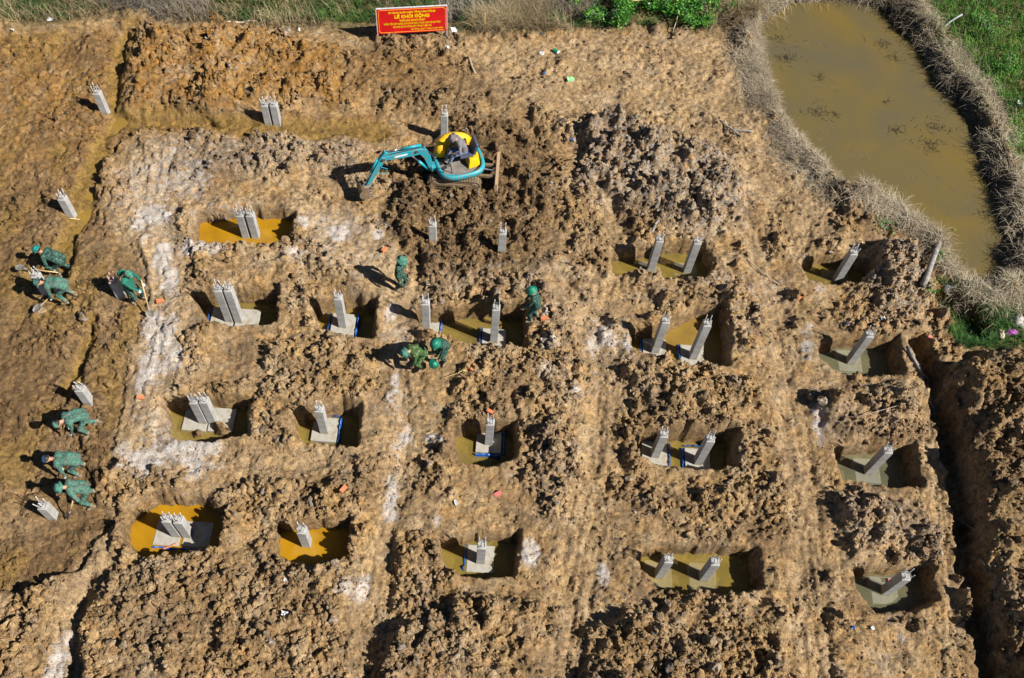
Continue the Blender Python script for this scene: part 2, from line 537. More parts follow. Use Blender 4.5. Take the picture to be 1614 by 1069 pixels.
# heaps of dug soil: outline, height, how cloddy, colour zone and its weight
HEAPS = [
    ([(192, 112), (230, 50), (400, 52), (480, 62), (600, 92), (720, 110), (700, 140), (610, 150), (560, 176), (470, 170), (350, 174), (200, 168)], 0.30, 0.95, 'orange', 0.75),
    ([(560, 80), (680, 75), (770, 110), (790, 165), (700, 195), (600, 190), (560, 150)], 0.10, 0.75, 'brown', 0.7),
    ([(600, 330), (640, 260), (700, 190), (790, 180), (880, 230), (880, 330), (850, 430), (760, 440), (640, 420)], 0.06, 0.95, 'brown', 1.0),
    ([(880, 205), (940, 188), (1010, 192), (1060, 222), (1130, 240), (1185, 300), (1165, 360), (1080, 372), (1040, 340), (960, 330), (900, 290), (920, 240)], 0.30, 1.1, 'grey', 0.75),
    ([(590, 1000), (640, 960), (720, 935), (810, 925), (900, 960), (900, 1100), (590, 1100)], 0.27, 1.0, 'tan', 0),
    ([(925, 1000), (1000, 950), (1110, 955), (1240, 955), (1262, 1100), (915, 1100)], 0.30, 1.0, 'tan', 0),
    ([(128, 950), (160, 905), (260, 885), (430, 885), (560, 925), (570, 1100), (118, 1100)], 0.28, 0.75, 'tan', 0),
    ([(1482, 585), (1560, 560), (1700, 545), (1760, 1100), (1586, 1110), (1556, 1000), (1536, 900), (1520, 780), (1500, 670)], 0.80, 1.1, 'brown', 0.35),
    ([(1265, 612), (1330, 602), (1425, 605), (1450, 682), (1380, 692), (1290, 690)], 0.30, 0.95, 'grey', 0.3),
    ([(1310, 785), (1460, 780), (1480, 880), (1340, 885)], 0.22, 0.9, 'grey', 0.4),
    ([(1370, 372), (1445, 398), (1475, 470), (1440, 510), (1390, 500), (1350, 440)], 0.28, 1.0, 'grey', 0.6),
    ([(400, 535), (500, 528), (590, 545), (625, 640), (580, 650), (430, 632)], 0.16, 0.85, 'tan', 0),
    ([(705, 590), (800, 560), (925, 560), (930, 650), (830, 655), (720, 655)], 0.15, 0.8, 'tan', 0),
    ([(840, 675), (930, 660), (935, 840), (840, 830)], 0.15, 0.9, 'grey', 0.3),
    ([(985, 590), (1200, 590), (1230, 672), (1000, 668)], 0.16, 0.85, 'tan', 0),
    ([(1000, 752), (1250, 755), (1255, 850), (1010, 850)], 0.14, 0.8, 'tan', 0),
    ([(390, 755), (590, 740), (600, 815), (400, 815)], 0.12, 0.7, 'tan', 0),
    ([(660, 440), (800, 430), (880, 400), (930, 450), (910, 540), (850, 530), (830, 470), (690, 480)], 0.12, 0.9, 'grey', 0.3),
    ([(330, 410), (480, 400), (590, 400), (590, 460), (440, 450), (320, 445)], 0.08, 0.6, 'tan', 0),
    ([(200, 215), (330, 215), (480, 225), (580, 230), (560, 290), (440, 270), (300, 280), (220, 260)], 0.10, 0.85, 'grey', 0.5),
    ([(980, 440), (1160, 450), (1200, 560), (1160, 585), (1150, 470), (990, 470)], 0.08, 0.8, 'tan', 0),
    ([(110, 60), (150, 45), (185, 60), (180, 90), (130, 110), (105, 90)], 0.2, 0.8, 'brown', 0.7),
]
# trodden and driven tracks: centre line, half width, pale, depth
TRACKS = [
    ([(650, 425), (628, 500), (640, 590), (645, 680), (628, 780), (602, 870), (588, 960), (578, 1090)], 0.55, 0.5, 0.10),
    ([(880, 440), (940, 520), (955, 600), (945, 700), (935, 800), (915, 900), (898, 1000), (888, 1090)], 0.65, 0.4, 0.08),
    ([(1190, 380), (1222, 480), (1242, 600), (1262, 720), (1272, 850), (1282, 960), (1292, 1090)], 0.6, 0.5, 0.10),
    ([(1428, 545), (1462, 640), (1482, 760), (1492, 900), (1500, 1090)], 0.28, 0.3, 0.0),
    ([(165, 825), (150, 900), (112, 980), (92, 1090)], 0.5, 0.9, 0.10),
    ([(240, 260), (225, 340), (255, 420), (258, 500), (240, 600), (225, 690)], 0.9, 0.9, 0.0),
    ([(480, 320), (560, 380), (600, 440), (640, 470)], 0.8, 0.9, 0.02),
    ([(460, 120), (560, 125), (700, 120), (760, 140)], 0.35, 0.1, 0.04),
    ([(940, 300), (980, 380), (960, 480)], 0.45, 0.5, 0.03),
    ([(230, 730), (330, 720), (480, 730), (600, 700)], 0.45, 0.7, 0.0),
    ([(1180, 190), (1240, 240), (1300, 330), (1260, 400)], 0.5, 0.6, 0.03),
]
SAND = [(690, 70), (900, 60), (1150, 55), (1180, 130), (1215, 210), (1290, 300), (1330, 350), (1250, 390), (1190, 330), (1110, 235), (1000, 182), (900, 185), (790, 165)]
LOW1 = [(-300, 50), (205, 42), (192, 110), (184, 165), (205, 184), (330, 184), (350, 200), (215, 205), (165, 245), (153, 300), (150, 345),
        (118, 375), (107, 430), (107, 470), (150, 510), (135, 570), (112, 610), (115, 650), (150, 745), (158, 790), (200, 800), (195, 820), (150, 850), (125, 895), (60, 930), (-300, 960)]
LOW2 = [(215, 205), (232, 260), (160, 330), (168, 370), (222, 385), (232, 420), (234, 470), (208, 560), (192, 650), (172, 740), (166, 782), (150, 745), (115, 650), (112, 610), (150, 510),
        (107, 470), (107, 430), (118, 375), (150, 345), (153, 300), (165, 245)]
WETP = [(-300, 58), (185, 42), (200, 120), (190, 180), (600, 185), (640, 230), (560, 220), (215, 212), (165, 250), (158, 330), (170, 370), (222, 385), (234, 430), (232, 480), (206, 560), (192, 650),
        (172, 740), (168, 790), (195, 815), (150, 850), (110, 900), (40, 935), (-300, 960)]
CHANNELS = [
    ([(204, 44), (196, 75), (184, 110), (180, 150), (186, 182), (165, 205), (148, 245), (132, 295), (116, 350), (104, 385), (101, 425)], 0.22),
    ([(186, 184), (250, 180), (320, 190), (400, 202), (480, 206), (590, 208)], 0.26),
    ([(148, 505), (130, 560), (108, 605)], 0.15),
]
TRENCH = [(1446, 540), (1468, 590), (1494, 690), (1514, 800), (1527, 900), (1546, 1000), (1563, 1090)]
SALT = [(240, 350, 26, 30), (258, 400, 14, 34), (265, 455, 12, 30), (262, 540, 20, 45), (243, 520, 18, 25), (232, 590, 14, 25), (272, 560, 16, 20), (225, 715, 40, 22), (290, 715, 45, 26), (335, 703, 28, 18),
        (302, 750, 14, 24), (540, 365, 20, 18), (597, 367, 14, 10), (545, 930, 14, 14), (572, 930, 9, 16), (617, 790, 10, 28), (625, 600, 9, 40), (612, 500, 16, 26), (860, 502, 18, 16), (952, 532, 22, 20),
        (865, 545, 14, 10), (1270, 545, 18, 20), (1288, 455, 12, 9), (96, 1030, 14, 55), (330, 392, 24, 12), (950, 912, 10, 20), (430, 225, 12, 18), (480, 350, 10, 10), (635, 690, 14, 24), (690, 695, 18, 8),
        (1290, 655, 10, 30), (1000, 430, 20, 6), (460, 400, 20, 8), (905, 620, 16, 10), (990, 540, 12, 12), (835, 870, 12, 14), (690, 820, 10, 12), (870, 590, 24, 12), (300, 390, 14, 12)]


def terrain(x, y):
    zn = {k: np.zeros_like(x) for k in ('wet', 'orange', 'salt', 'grey', 'dark', 'green', 'mud', 'pale', 'brown')}
    e1 = 0.22 * fbm(x, y, 0.9, 11, 4)
    e2 = 0.10 * fbm(x, y, 0.32, 12, 3)
    z = 0.09 * fbm(x, y, 3.2, 1, 3)
    BI = sstep(-0.14, 0.12, fbm(x, y, 1.5, 3, 4))
    A = 0.20 + 0.62 * BI + 0.15 * vnoise(x, y, 0.5, 8)
    A = np.clip(A, 0.16, 1.0)
    # where soil was thrown up
    for P, h, a, kind, wgt in HEAPS:
        sd = poly_sd(W(P), x, y) + e1
        w = sstep(-0.15, 0.55, sd + e1)
        z += h * w * (0.75 + 0.5 * (0.5 + 0.5 * vnoise(x, y, 1.2, 40)))
        A = A * (1 - w) + a * w * (0.45 + 0.55 * sstep(-0.28, 0.0, fbm(x, y, 1.1, 5, 4)))
        if kind != 'tan':
            wc = sstep(-0.5, 0.5, sd + e1)
            zn[kind] = np.maximum(zn[kind], wgt * wc)
    # sand
    w = sstep(-0.4, 0.6, poly_sd(W(SAND), x, y) + e1)
    A = A * (1 - w) + w * np.clip(0.36 + 0.3 * fbm(x, y, 0.9, 66, 3), 0.2, 0.7)
    zn['pale'] = np.maximum(zn['pale'], 0.55 * w)
    # lowered ground on the wet side
    low1 = sstep(-0.05, 0.10, poly_sd(W(LOW1), x, y) + e2 * 1.2)
    low2 = sstep(-0.05, 0.08, poly_sd(W(LOW2), x, y) + e2 * 1.2)
    z -= 0.24 * low1 + 0.10 * low2
    wp = sstep(-0.15, 0.35, poly_sd(W(WETP), x, y) + e2)
    zn['wet'] = np.maximum(zn['wet'], wp * np.clip(0.85 + 0.35 * vnoise(x, y, 1.7, 21), 0, 1))
    A = A * (1 - wp) + wp * np.clip(0.42 + 0.45 * fbm(x, y, 1.4, 23, 3), 0.1, 0.8)
    zn['orange'] = np.maximum(zn['orange'], wp * 0.75 * sstep(17.0, 21.5, y))
    zn['wet'] *= 1 - 0.5 * wp * sstep(17.5, 22, y)
    zn['mud'] = np.maximum(zn['mud'], 0.6 * wp * sstep(0.12, 0.4, fbm(x * 1.6, y * 0.8, 1.3, 26, 4)))
    # tracks
    for P, hw, pale, dep in TRACKS:
        d, off, al = line_d(W(P), x, y)
        w = 1 - sstep(hw * 0.35, hw * 1.25, d + e1 * 2.2)
        rut = vnoise(off * 5.5 + 0.4 * vnoise(x, y, 0.8, 61), al * 0.45, 1.0, 60)
        z += w * (0.045 * rut + 0.02 * vnoise(off * 14, al * 0.5, 1.0, 64) - dep)
        A = A * (1 - w) + w * np.clip(0.25 + 0.25 * fbm(x, y, 0.8, 63, 3), 0.1, 0.6)
        zn['pale'] = np.maximum(zn['pale'], pale * w)
        zn['grey'] *= 1 - 0.6 * w
    # muddy channels
    for P, hw in CHANNELS:
        d, off, al = line_d(W(P), x, y)
        w = 1 - sstep(hw * 0.6, hw * 1.7, d + e1 * 1.3)
        z -= (0.11 if hw < 0.25 else 0.07) * w
        A *= 1 - 0.75 * w
        zn['mud'] = np.maximum(zn['mud'], (1 - sstep(hw * 0.9, hw * 2.0, d + e1 * 1.6)) * 0.85)
    # trench by the right-hand spoil
    d, off, al = line_d(W(TRENCH), x, y)
    tw = 1 - sstep(0.20, 0.36, d + e2 * 1.8 + e1 * 0.5)
    A = A * (1 - tw) + 0.3 * tw
    z = z * (1 - tw) + (-0.66 + 0.16 * vnoise(x, y, 0.7, 33)) * tw
    d, off, al = line_d(W([(1495, 478), (1515, 492), (1530, 515)]), x, y)
    z -= 0.6 * (1 - sstep(0.30, 0.7, d + e2))
    # shallow gully lower left
    d, off, al = line_d(W([(140, 910), (128, 950), (120, 1010), (116, 1090)]), x, y)
    z -= 0.16 * (1 - sstep(0.08, 0.25, d + e2))
    # vegetation belts
    g = np.zeros_like(x)
    for P in ([(-400, -300), (1160, -300), (1155, 30), (1060, 46), (930, 48), (720, 52), (560, 48), (400, 42), (300, 32), (190, 22), (110, 40), (-400, 42)],
              [(1440, -300), (2200, -300), (2200, 380), (1614, 300), (1560, 180), (1500, 90), (1450, 20)],
              [(1490, 470), (1900, 440), (1900, 560), (1560, 560), (1500, 520)]):
        g = np.maximum(g, sstep(-0.5, 0.5, poly_sd(W(P), x, y, 40.0) + e1 * 2))
    far = np.maximum(sstep(28.5, 30, y), sstep(30, 34, np.abs(x)))
    zn['green'] = np.maximum(np.maximum(zn['green'], g), far)
    A *= 1 - 0.6 * g
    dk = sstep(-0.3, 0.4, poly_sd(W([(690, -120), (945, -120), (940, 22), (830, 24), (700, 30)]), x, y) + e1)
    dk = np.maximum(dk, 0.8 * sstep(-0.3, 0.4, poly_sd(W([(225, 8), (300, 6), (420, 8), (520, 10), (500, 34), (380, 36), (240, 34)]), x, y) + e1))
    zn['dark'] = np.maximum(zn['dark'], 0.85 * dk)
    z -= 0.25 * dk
    # pond
    sd = poly_sd(W(POND, -0.55), x, y, 4.0) + e1 * 1.5 + e2 + 0.25
    z += 0.12 * sstep(-1.4, -0.5, sd) * (1 - sstep(-0.5, 0.2, sd))
    t = sstep(-0.35, 0.25, sd)
    z = z * (1 - t) + (-0.62 - 0.5 * sstep(0, 1.5, sd)) * t
    A *= 1 - t
    zn['dark'] = np.maximum(zn['dark'], 0.7 * sstep(-0.35, 0.0, sd))
    # pits: trodden rim, then the hole
    for P, zw, zf, kind in PITS:
        sd = poly_sd(W(P), x, y, 1.5)
        z += 0.04 * sstep(-0.6, -0.1, sd)
    # clods
    wx = x + 0.05 * fbm(x, y, 0.3, 70, 2); wy = y + 0.05 * fbm(x, y, 0.3, 75, 2)
    c = 0.15 * domes(wx, wy, 1.15, 95, 0.35) + 0.13 * domes(wx, wy, 0.62, 100, 0.55) + 0.095 * domes(wx, wy, 0.33, 110, 0.75) + 0.075 * domes(wx, wy, 0.19, 120, 0.85) + 0.048 * domes(wx, wy, 0.115, 130, 0.9)
    c += 0.03 * fbm(x, y, 0.22, 140, 2)
    z += np.power(A, 1.25) * 1.85 * c
    z += 0.03 * fbm(x, y, 0.4, 150, 3) + 0.024 * fbm(x, y, 0.14, 155, 2) - 0.03 * (1 - sstep(0.0, 0.3, np.abs(vnoise(x, y, 0.23, 156)))) * (1 - t)
    # cracks and crumbled ledges
    rg = np.abs(fbm(x, y, 0.75, 158, 4)); z -= 0.075 * (1 - sstep(0.0, 0.08, rg)) * (0.35 + A)
    st = fbm(x + 3.3, y, 1.4, 159, 3); z += 0.07 * (sstep(0.05, 0.09, st) + sstep(-0.25, -0.21, st)) * (0.3 + 0.7 * A)
    # heel prints on the trodden ground
    z -= (1 - np.clip(A * 1.4, 0, 1)) * 0.035 * domes(x, y, 0.42, 160, 0.55)
    ra = 0.075 * fbm(x, y, 0.30, 170, 4) + 0.04 * fbm(x, y, 0.1, 171, 2) + e1 * 0.45
    for P, zw, zf, kind in PITS:
        sd = poly_sd(W(P), x, y, 1.0) + ra
        t = 0.22 * sstep(-0.12, 0.0, sd) + 0.78 * sstep(-0.02, 0.085, sd)
        z = z * (1 - t) + (zf + 0.03 * fbm(x, y, 0.5, 180, 2)) * t
        A *= 1 - t
        zn['wet'] = np.maximum(zn['wet'], 0.8 * t)
        zn['mud'] = np.maximum(zn['mud'], 0.75 * sstep(0.05, 0.12, sd))
        for k in ('salt', 'pale'):
            zn[k] *= 1 - t
    for sx, sy, rx, ry in SALT:
        c0 = at(sx, sy); mx = rx / 50.0; my = ry / 42.0
        q = np.sqrt(((x - c0[0]) / mx) ** 2 + ((y - c0[1]) / my) ** 2) + 1.1 * fbm(x, y, 0.5, 190, 3)
        zn['salt'] = np.maximum(zn['salt'], (1 - sstep(0.35, 1.25, q)) * 0.95)
    zn['salt'] *= 1 - sstep(-0.05, 0.05, poly_sd(W(PITS[0][0]), x, y))
    for P, s0 in (([(165, 245), (290, 225), (340, 290), (300, 420), (290, 500), (340, 570), (250, 625), (340, 695), (360, 745), (190, 745), (195, 640), (235, 560), (235, 470), (225, 385), (158, 330)], 0.42),
                  ([(470, 320), (600, 330), (640, 400), (560, 460), (440, 420), (300, 400), (330, 385), (460, 385)], 0.34), ([(600, 480), (660, 520), (660, 780), (610, 800), (600, 640)], 0.30), ([(840, 480), (1000, 500), (990, 640), (880, 640)], 0.30)):
        w = sstep(-0.3, 0.7, poly_sd(W(P), x, y) + e1 * 2)
        zn['salt'] = np.maximum(zn['salt'], w * np.clip(s0 + 0.35 * fbm(x, y, 0.9, 195, 3), 0, 0.8))
    zn['salt'] *= 1 - sstep(-0.02, 0.05, poly_sd(W(PITS[0][0]), x, y))
    zn['salt'] = np.maximum(zn['salt'], 0.33 * sstep(0.30, 0.75, fbm(x, y, 1.9, 200, 4)) * (1 - wp) * (1 - g))
    return z, A, zn


def axis(a, b, step, far_lo, far_hi):
    core = np.arange(a, b + step / 2, step)
    lo = []; s = step; p = a
    while p > far_lo:
        s *= 1.45; p -= s; lo.append(p)
    hi = []; s = step; p = core[-1]
    while p < far_hi:
        s *= 1.45; p += s; hi.append(p)
    return np.concatenate([np.array(lo[::-1]), core, np.array(hi)])


# the sheet's columns fan out a little with distance, so that the mesh is finest where the ground is nearest
GU = axis(-1.0, 1.0, 2.0 / 810, -9, 9)
_c = [3.4]
while _c[-1] < 33.4:
    _c.append(_c[-1] + 0.035 + (_c[-1] - 3.4) * 0.0006)
_lo = axis(3.4, 3.4, 0.035, -120, 3.4); _hi = axis(_c[-1], _c[-1], 0.053, _c[-1], 220)
GY = np.concatenate([_lo[:-1], np.array(_c), _hi[1:]])


def fan(y):
    yy = np.clip(y, 3.0, 60.0)
    lo = -13.0 - 0.32 * (yy - 4.2); hi = 16.0 + 0.235 * (yy - 5.8)
    return (lo + hi) / 2, (hi - lo) / 2


_cx, _hw = fan(GY)
gx = _cx[:, None] + _hw[:, None] * GU[None, :]
gy = np.repeat(GY[:, None], len(GU), 1)
SHP = gx.shape
fx_, fy_ = gx.ravel(), gy.ravel()
TZ, TA, TZN = terrain(fx_, fy_)
nx = len(GU); ny = len(GY)
idx = np.arange(nx * ny).reshape(ny, nx)
quads = np.stack([idx[:-1, :-1], idx[:-1, 1:], idx[1:, 1:], idx[1:, :-1]], -1).reshape(-1, 4)
ground = mesh_np('ground', np.stack([fx_, fy_, TZ], 1), quads, M_EARTH, True)
tag(ground, kind='structure')


def put_zones(me, zn):
    vcol(me, 'zoneA', np.stack([zn['wet'], zn['orange'], zn['salt']], 1))
    vcol(me, 'zoneB', np.stack([zn['grey'], zn['dark'], zn['green']], 1))
    vcol(me, 'zoneC', np.stack([zn['mud'], zn['pale'], zn['brown']], 1))


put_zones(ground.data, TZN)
Z2 = TZ.reshape(SHP)


def samp(F2, x, y):
    x = np.asarray(x, float); y = np.asarray(y, float)
    c, h = fan(y)
    u = (x - c) / h
    i = np.clip(np.searchsorted(GU, u) - 1, 0, nx - 2); j = np.clip(np.searchsorted(GY, y) - 1, 0, ny - 2)
    u = (u - GU[i]) / (GU[i + 1] - GU[i]); v = (y - GY[j]) / (GY[j + 1] - GY[j])
    return (F2[j, i] * (1 - u) + F2[j, i + 1] * u) * (1 - v) + (F2[j + 1, i] * (1 - u) + F2[j + 1, i + 1] * u) * v


def gz(x, y):
    return float(samp(Z2, np.array([x]), np.array([y]))[0])


def gp(x, y, it=3):
    """pixel -> point on the ground as it was built"""
    z = 0.0
    for _ in range(it):
        p = at(x, y, z); z = gz(p[0], p[1])
    return at(x, y, z)


# ------------------------------------------------------------------ water
def water(name, P, z, mat, grow=0.25):
    c = P.mean(0)
    d = P - c
    P = c + d * (1 + grow / np.maximum(np.linalg.norm(d, axis=1, keepdims=True), 0.1))
    me = bpy.data.meshes.new(name)
    me.from_pydata([(p[0], p[1], z) for p in P], [], [tuple(range(len(P)))])
    me.materials.append(mat)
    o = bpy.data.objects.new(name, me); COL.objects.link(o)
    if me.polygons[0].normal.z < 0:
        me.flip_normals()
    return tag(o, kind='structure')


WM = {'ochre': M_OCHRE, 'olive': M_OLIVE, 'dusky': M_DUSKY, 'tan': M_MUDW}
for P, zw, zf, kind in PITS:
    water('pit_water', W(P), zw, WM[kind])
water('pond_water', W(POND, -0.55), -0.5, M_POND, 0.9)


def ribbon_water(P, hw, z):
    P = W(P)
    L = []; R = []
    for i in range(len(P)):
        d = P[min(i + 1, len(P) - 1)] - P[max(i - 1, 0)]; d = d / np.linalg.norm(d)
        n = np.array([-d[1], d[0]])
        L.append(P[i] + n * hw); R.append(P[i] - n * hw)
    k = len(P)
    V = [(p[0], p[1], z) for p in L + R]
    F = [(k + i, k + i + 1, i + 1, i) for i in range(k - 1)]
    me = bpy.data.meshes.new('puddle'); me.from_pydata(V, [], F); me.materials.append(M_MUDW)
    o = bpy.data.objects.new('puddle', me); COL.objects.link(o)
    tag(o, kind='structure')


ribbon_water(CHANNELS[0][0], 0.6, -0.335)
ribbon_water([(265, 181), (300, 187), (350, 193)], 0.4, -0.31)
ribbon_water(CHANNELS[2][0], 0.4, -0.345)
ribbon_water([(217, 52), (236, 54)], 0.2, 0.08)

# ------------------------------------------------------------------ loose clods
PHI = (1 + 5 ** 0.5) / 2
ICO_V = np.array([(-1, PHI, 0), (1, PHI, 0), (-1, -PHI, 0), (1, -PHI, 0), (0, -1, PHI), (0, 1, PHI), (0, -1, -PHI), (0, 1, -PHI), (PHI, 0, -1), (PHI, 0, 1), (-PHI, 0, -1), (-PHI, 0, 1)], float)
ICO_V /= np.linalg.norm(ICO_V[0])
ICO_F = np.array([(0, 11, 5), (0, 5, 1), (0, 1, 7), (0, 7, 10), (0, 10, 11), (1, 5, 9), (5, 11, 4), (11, 10, 2), (10, 7, 6), (7, 1, 8), (3, 9, 4), (3, 4, 2), (3, 2, 6), (3, 6, 8), (3, 8, 9), (4, 9, 5), (2, 4, 11), (6, 2, 10), (8, 6, 7), (9, 8, 1)])


def subdiv(V, F):
    V = [tuple(v) for v in V]; cache = {}; out = []

    def mid(a, b):
        k = (min(a, b), max(a, b))
        if k not in cache:
            m = np.array(V[a]) + np.array(V[b]); m /= np.linalg.norm(m)
            V.append(tuple(m)); cache[k] = len(V) - 1
        return cache[k]
    for a, b, c in F:
        ab, bc, ca = mid(a, b), mid(b, c), mid(c, a)
        out += [(a, ab, ca), (b, bc, ab), (c, ca, bc), (ab, bc, ca)]
    return np.array(V), np.array(out)


ICO2_V, ICO2_F = subdiv(ICO_V, ICO_F)
CUB_V = np.array([(x, y, z) for z in (-1, 1) for y in (-1, 1) for x in (-1, 1)], float) * 0.72
CUB_F = np.array([(0, 2, 3), (0, 3, 1), (4, 5, 7), (4, 7, 6), (0, 1, 5), (0, 5, 4), (2, 6, 7), (2, 7, 3), (0, 4, 6), (0, 6, 2), (1, 3, 7), (1, 7, 5)])


def lump(V, r):
    """an angular, uneven clod"""
    v = V * (1 + 0.22 * r.normal(size=(len(V), 1)))
    for _ in range(4):                       # knock flat faces off it
        n = r.normal(size=3); n /= np.linalg.norm(n)
        d = v @ n; lim = 0.55 + 0.25 * r.random()
        v = v - np.outer(np.maximum(d - lim, 0) * 0.9, n)
    return v * np.array([1.0, 0.75 + 0.2 * r.random(), 0.62 + 0.2 * r.random()])


def rots(n, r):
    a = r.random(n) * 6.283; t = r.normal(size=n) * 0.45; p = r.normal(size=n) * 0.45
    ca, sa = np.cos(a), np.sin(a); ct, st = np.cos(t), np.sin(t); cp, sp = np.cos(p), np.sin(p)
    Rz = np.zeros((n, 3, 3)); Rz[:, 0, 0] = ca; Rz[:, 0, 1] = -sa; Rz[:, 1, 0] = sa; Rz[:, 1, 1] = ca; Rz[:, 2, 2] = 1
    Rx = np.zeros((n, 3, 3)); Rx[:, 0, 0] = 1; Rx[:, 1, 1] = ct; Rx[:, 1, 2] = -st; Rx[:, 2, 1] = st; Rx[:, 2, 2] = ct
    Ry = np.zeros((n, 3, 3)); Ry[:, 1, 1] = 1; Ry[:, 0, 0] = cp; Ry[:, 0, 2] = sp; Ry[:, 2, 0] = -sp; Ry[:, 2, 2] = cp
    return Rz @ Rx @ Ry


PW = [W(P[0]) for P in PITS] + [W(POND, -0.5)]


def scatter(n, amin, power=1.6, over=3):
    """points spread over the ground in view, thicker where it is cloddy"""
    px_ = rng.uniform(-80, 1694, n * over); py_ = rng.uniform(-20, 1110, n * over)
    d = ROT @ np.stack([px_ - CXP, -(py_ - CYP), np.full_like(px_, -FPX)])
    t = -CAM_H / d[2]
    x = d[0] * t; y = d[1] * t
    a = samp(TA.reshape(SHP), x, y)
    keep = (rng.random(len(x)) < np.clip((a - amin) / (1.0 - amin), 0, 1) ** power)
    g = samp(TZN['green'].reshape(SHP), x, y)
    keep &= rng.random(len(x)) > g * 0.9
    x, y = x[keep], y[keep]
    for P in PW:
        k = poly_sd(P, x, y, 1.0) < 0.0
        x, y = x[k], y[k]
    return x[:n], y[:n]


def clod_mesh(x, y, size, baseV, baseF, sink=0.25):
    n = len(x)
    nv = 12
    var = [lump(baseV, rng) for _ in range(nv)]
    which = rng.integers(0, nv, n)
    R = rots(n, rng)
    V = np.stack(var)[which] * size[:, None, None]
    V = np.einsum('nij,nkj->nki', R, V)
    z = samp(Z2, x, y)
    V += np.stack([x, y, z + size * (0.55 - sink)], 1)[:, None, :]
    F = baseF[None] + (np.arange(n) * len(baseV))[:, None, None]
    zones = {}
    for k, arr in TZN.items():
        v = samp(arr.reshape(SHP), x, y)
        if k == 'grey': v = np.clip(v + (rng.random(n) < 0.12) * 0.6, 0, 1)
        if k == 'salt': v = v * 0.5
        if k == 'mud': v = v * 0.3
        zones[k] = np.repeat(v, len(baseV))
    return V.reshape(-1, 3), F.reshape(-1, 3), zones


x1, y1 = scatter(36000, 0.14, 1.4, 4)
x0, y0 = scatter(34000, 0.0, 0.25, 2)
s1 = np.concatenate([0.020 + 0.045 * rng.random(len(x1)) ** 2.0, 0.012 + 0.022 * rng.random(len(x0)) ** 2])
x1 = np.concatenate([x1, x0]); y1 = np.concatenate([y1, y0])
V, F, zz = clod_mesh(x1, y1, s1, CUB_V, CUB_F)
o = mesh_np('loose_clods', V, F, M_EARTH, False, ground); put_zones(o.data, zz); tag(o, kind='stuff')
x2, y2 = scatter(6000, 0.30, 1.4)
s2 = 0.055 + 0.07 * rng.random(len(x2)) ** 1.8
V, F, zz = clod_mesh(x2, y2, s2, ICO2_V, ICO2_F)
o = mesh_np('rough_clods', V, F, M_EARTH, False, ground); put_zones(o.data, zz); tag(o, kind='stuff')
# the largest ones, each on its own
x3, y3 = scatter(292, 0.45, 1.5)
BIG = [(342, 34, 0.34, 'orange'), (352, 682, 0.30, 'brown'), (316, 688, 0.17, 'brown'), (452, 52, 0.22, 'grey'), (1280, 622, 0.2, 'grey'), (1297, 634, 0.2, 'grey'), (65, 490, 0.2, 'grey'), (134, 500, 0.16, 'grey')]
for bx, by, bs_, kk in BIG:
    p = gp(bx, by); x3 = np.append(x3, p[0]); y3 = np.append(y3, p[1])
s3 = 0.10 + 0.08 * rng.random(len(x3)) ** 1.5
kinds3 = [None] * (len(x3) - len(BIG)) + [b[3] for b in BIG]
s3[-len(BIG):] = [b[2] for b in BIG]
clod_me = []
for i in range(14):
    v = lump(ICO2_V, rng)
    me = bpy.data.meshes.new('clod'); me.from_pydata([tuple(p) for p in v], [], [tuple(f) for f in ICO2_F])
    me.materials.append(M_CLODS['tan']); clod_me.append(me)
zsmp = {k: samp(TZN[k].reshape(SHP), x3, y3) for k in ('orange', 'grey', 'brown', 'wet')}
for i in range(len(x3)):
    o = bpy.data.objects.new('clod', clod_me[i % 14]); COL.objects.link(o); o.parent = ground
    o.location = (x3[i], y3[i], (gz(x3[i], y3[i]) if gz(x3[i], y3[i]) > -0.55 else -0.70) + s3[i] * 0.28)
    o.scale = (s3[i],) * 3; o.rotation_euler = (rng.normal() * 0.4, rng.normal() * 0.4, rng.random() * 6.28)
    k = kinds3[i]
    if k is None:
        k = max(zsmp, key=lambda q: zsmp[q][i])
        if zsmp[k][i] < 0.35: k = 'grey' if rng.random() < 0.18 else 'tan'
    o.material_slots[0].link = 'OBJECT'; o.material_slots[0].material = M_CLODS[k]

# ------------------------------------------------------------------ concrete columns
CW = 0.235                     # column width


def footing_mesh():
    b = MB(); b.box((0, 0, -0.1), (0.74, 0.76, 0.2)); return b


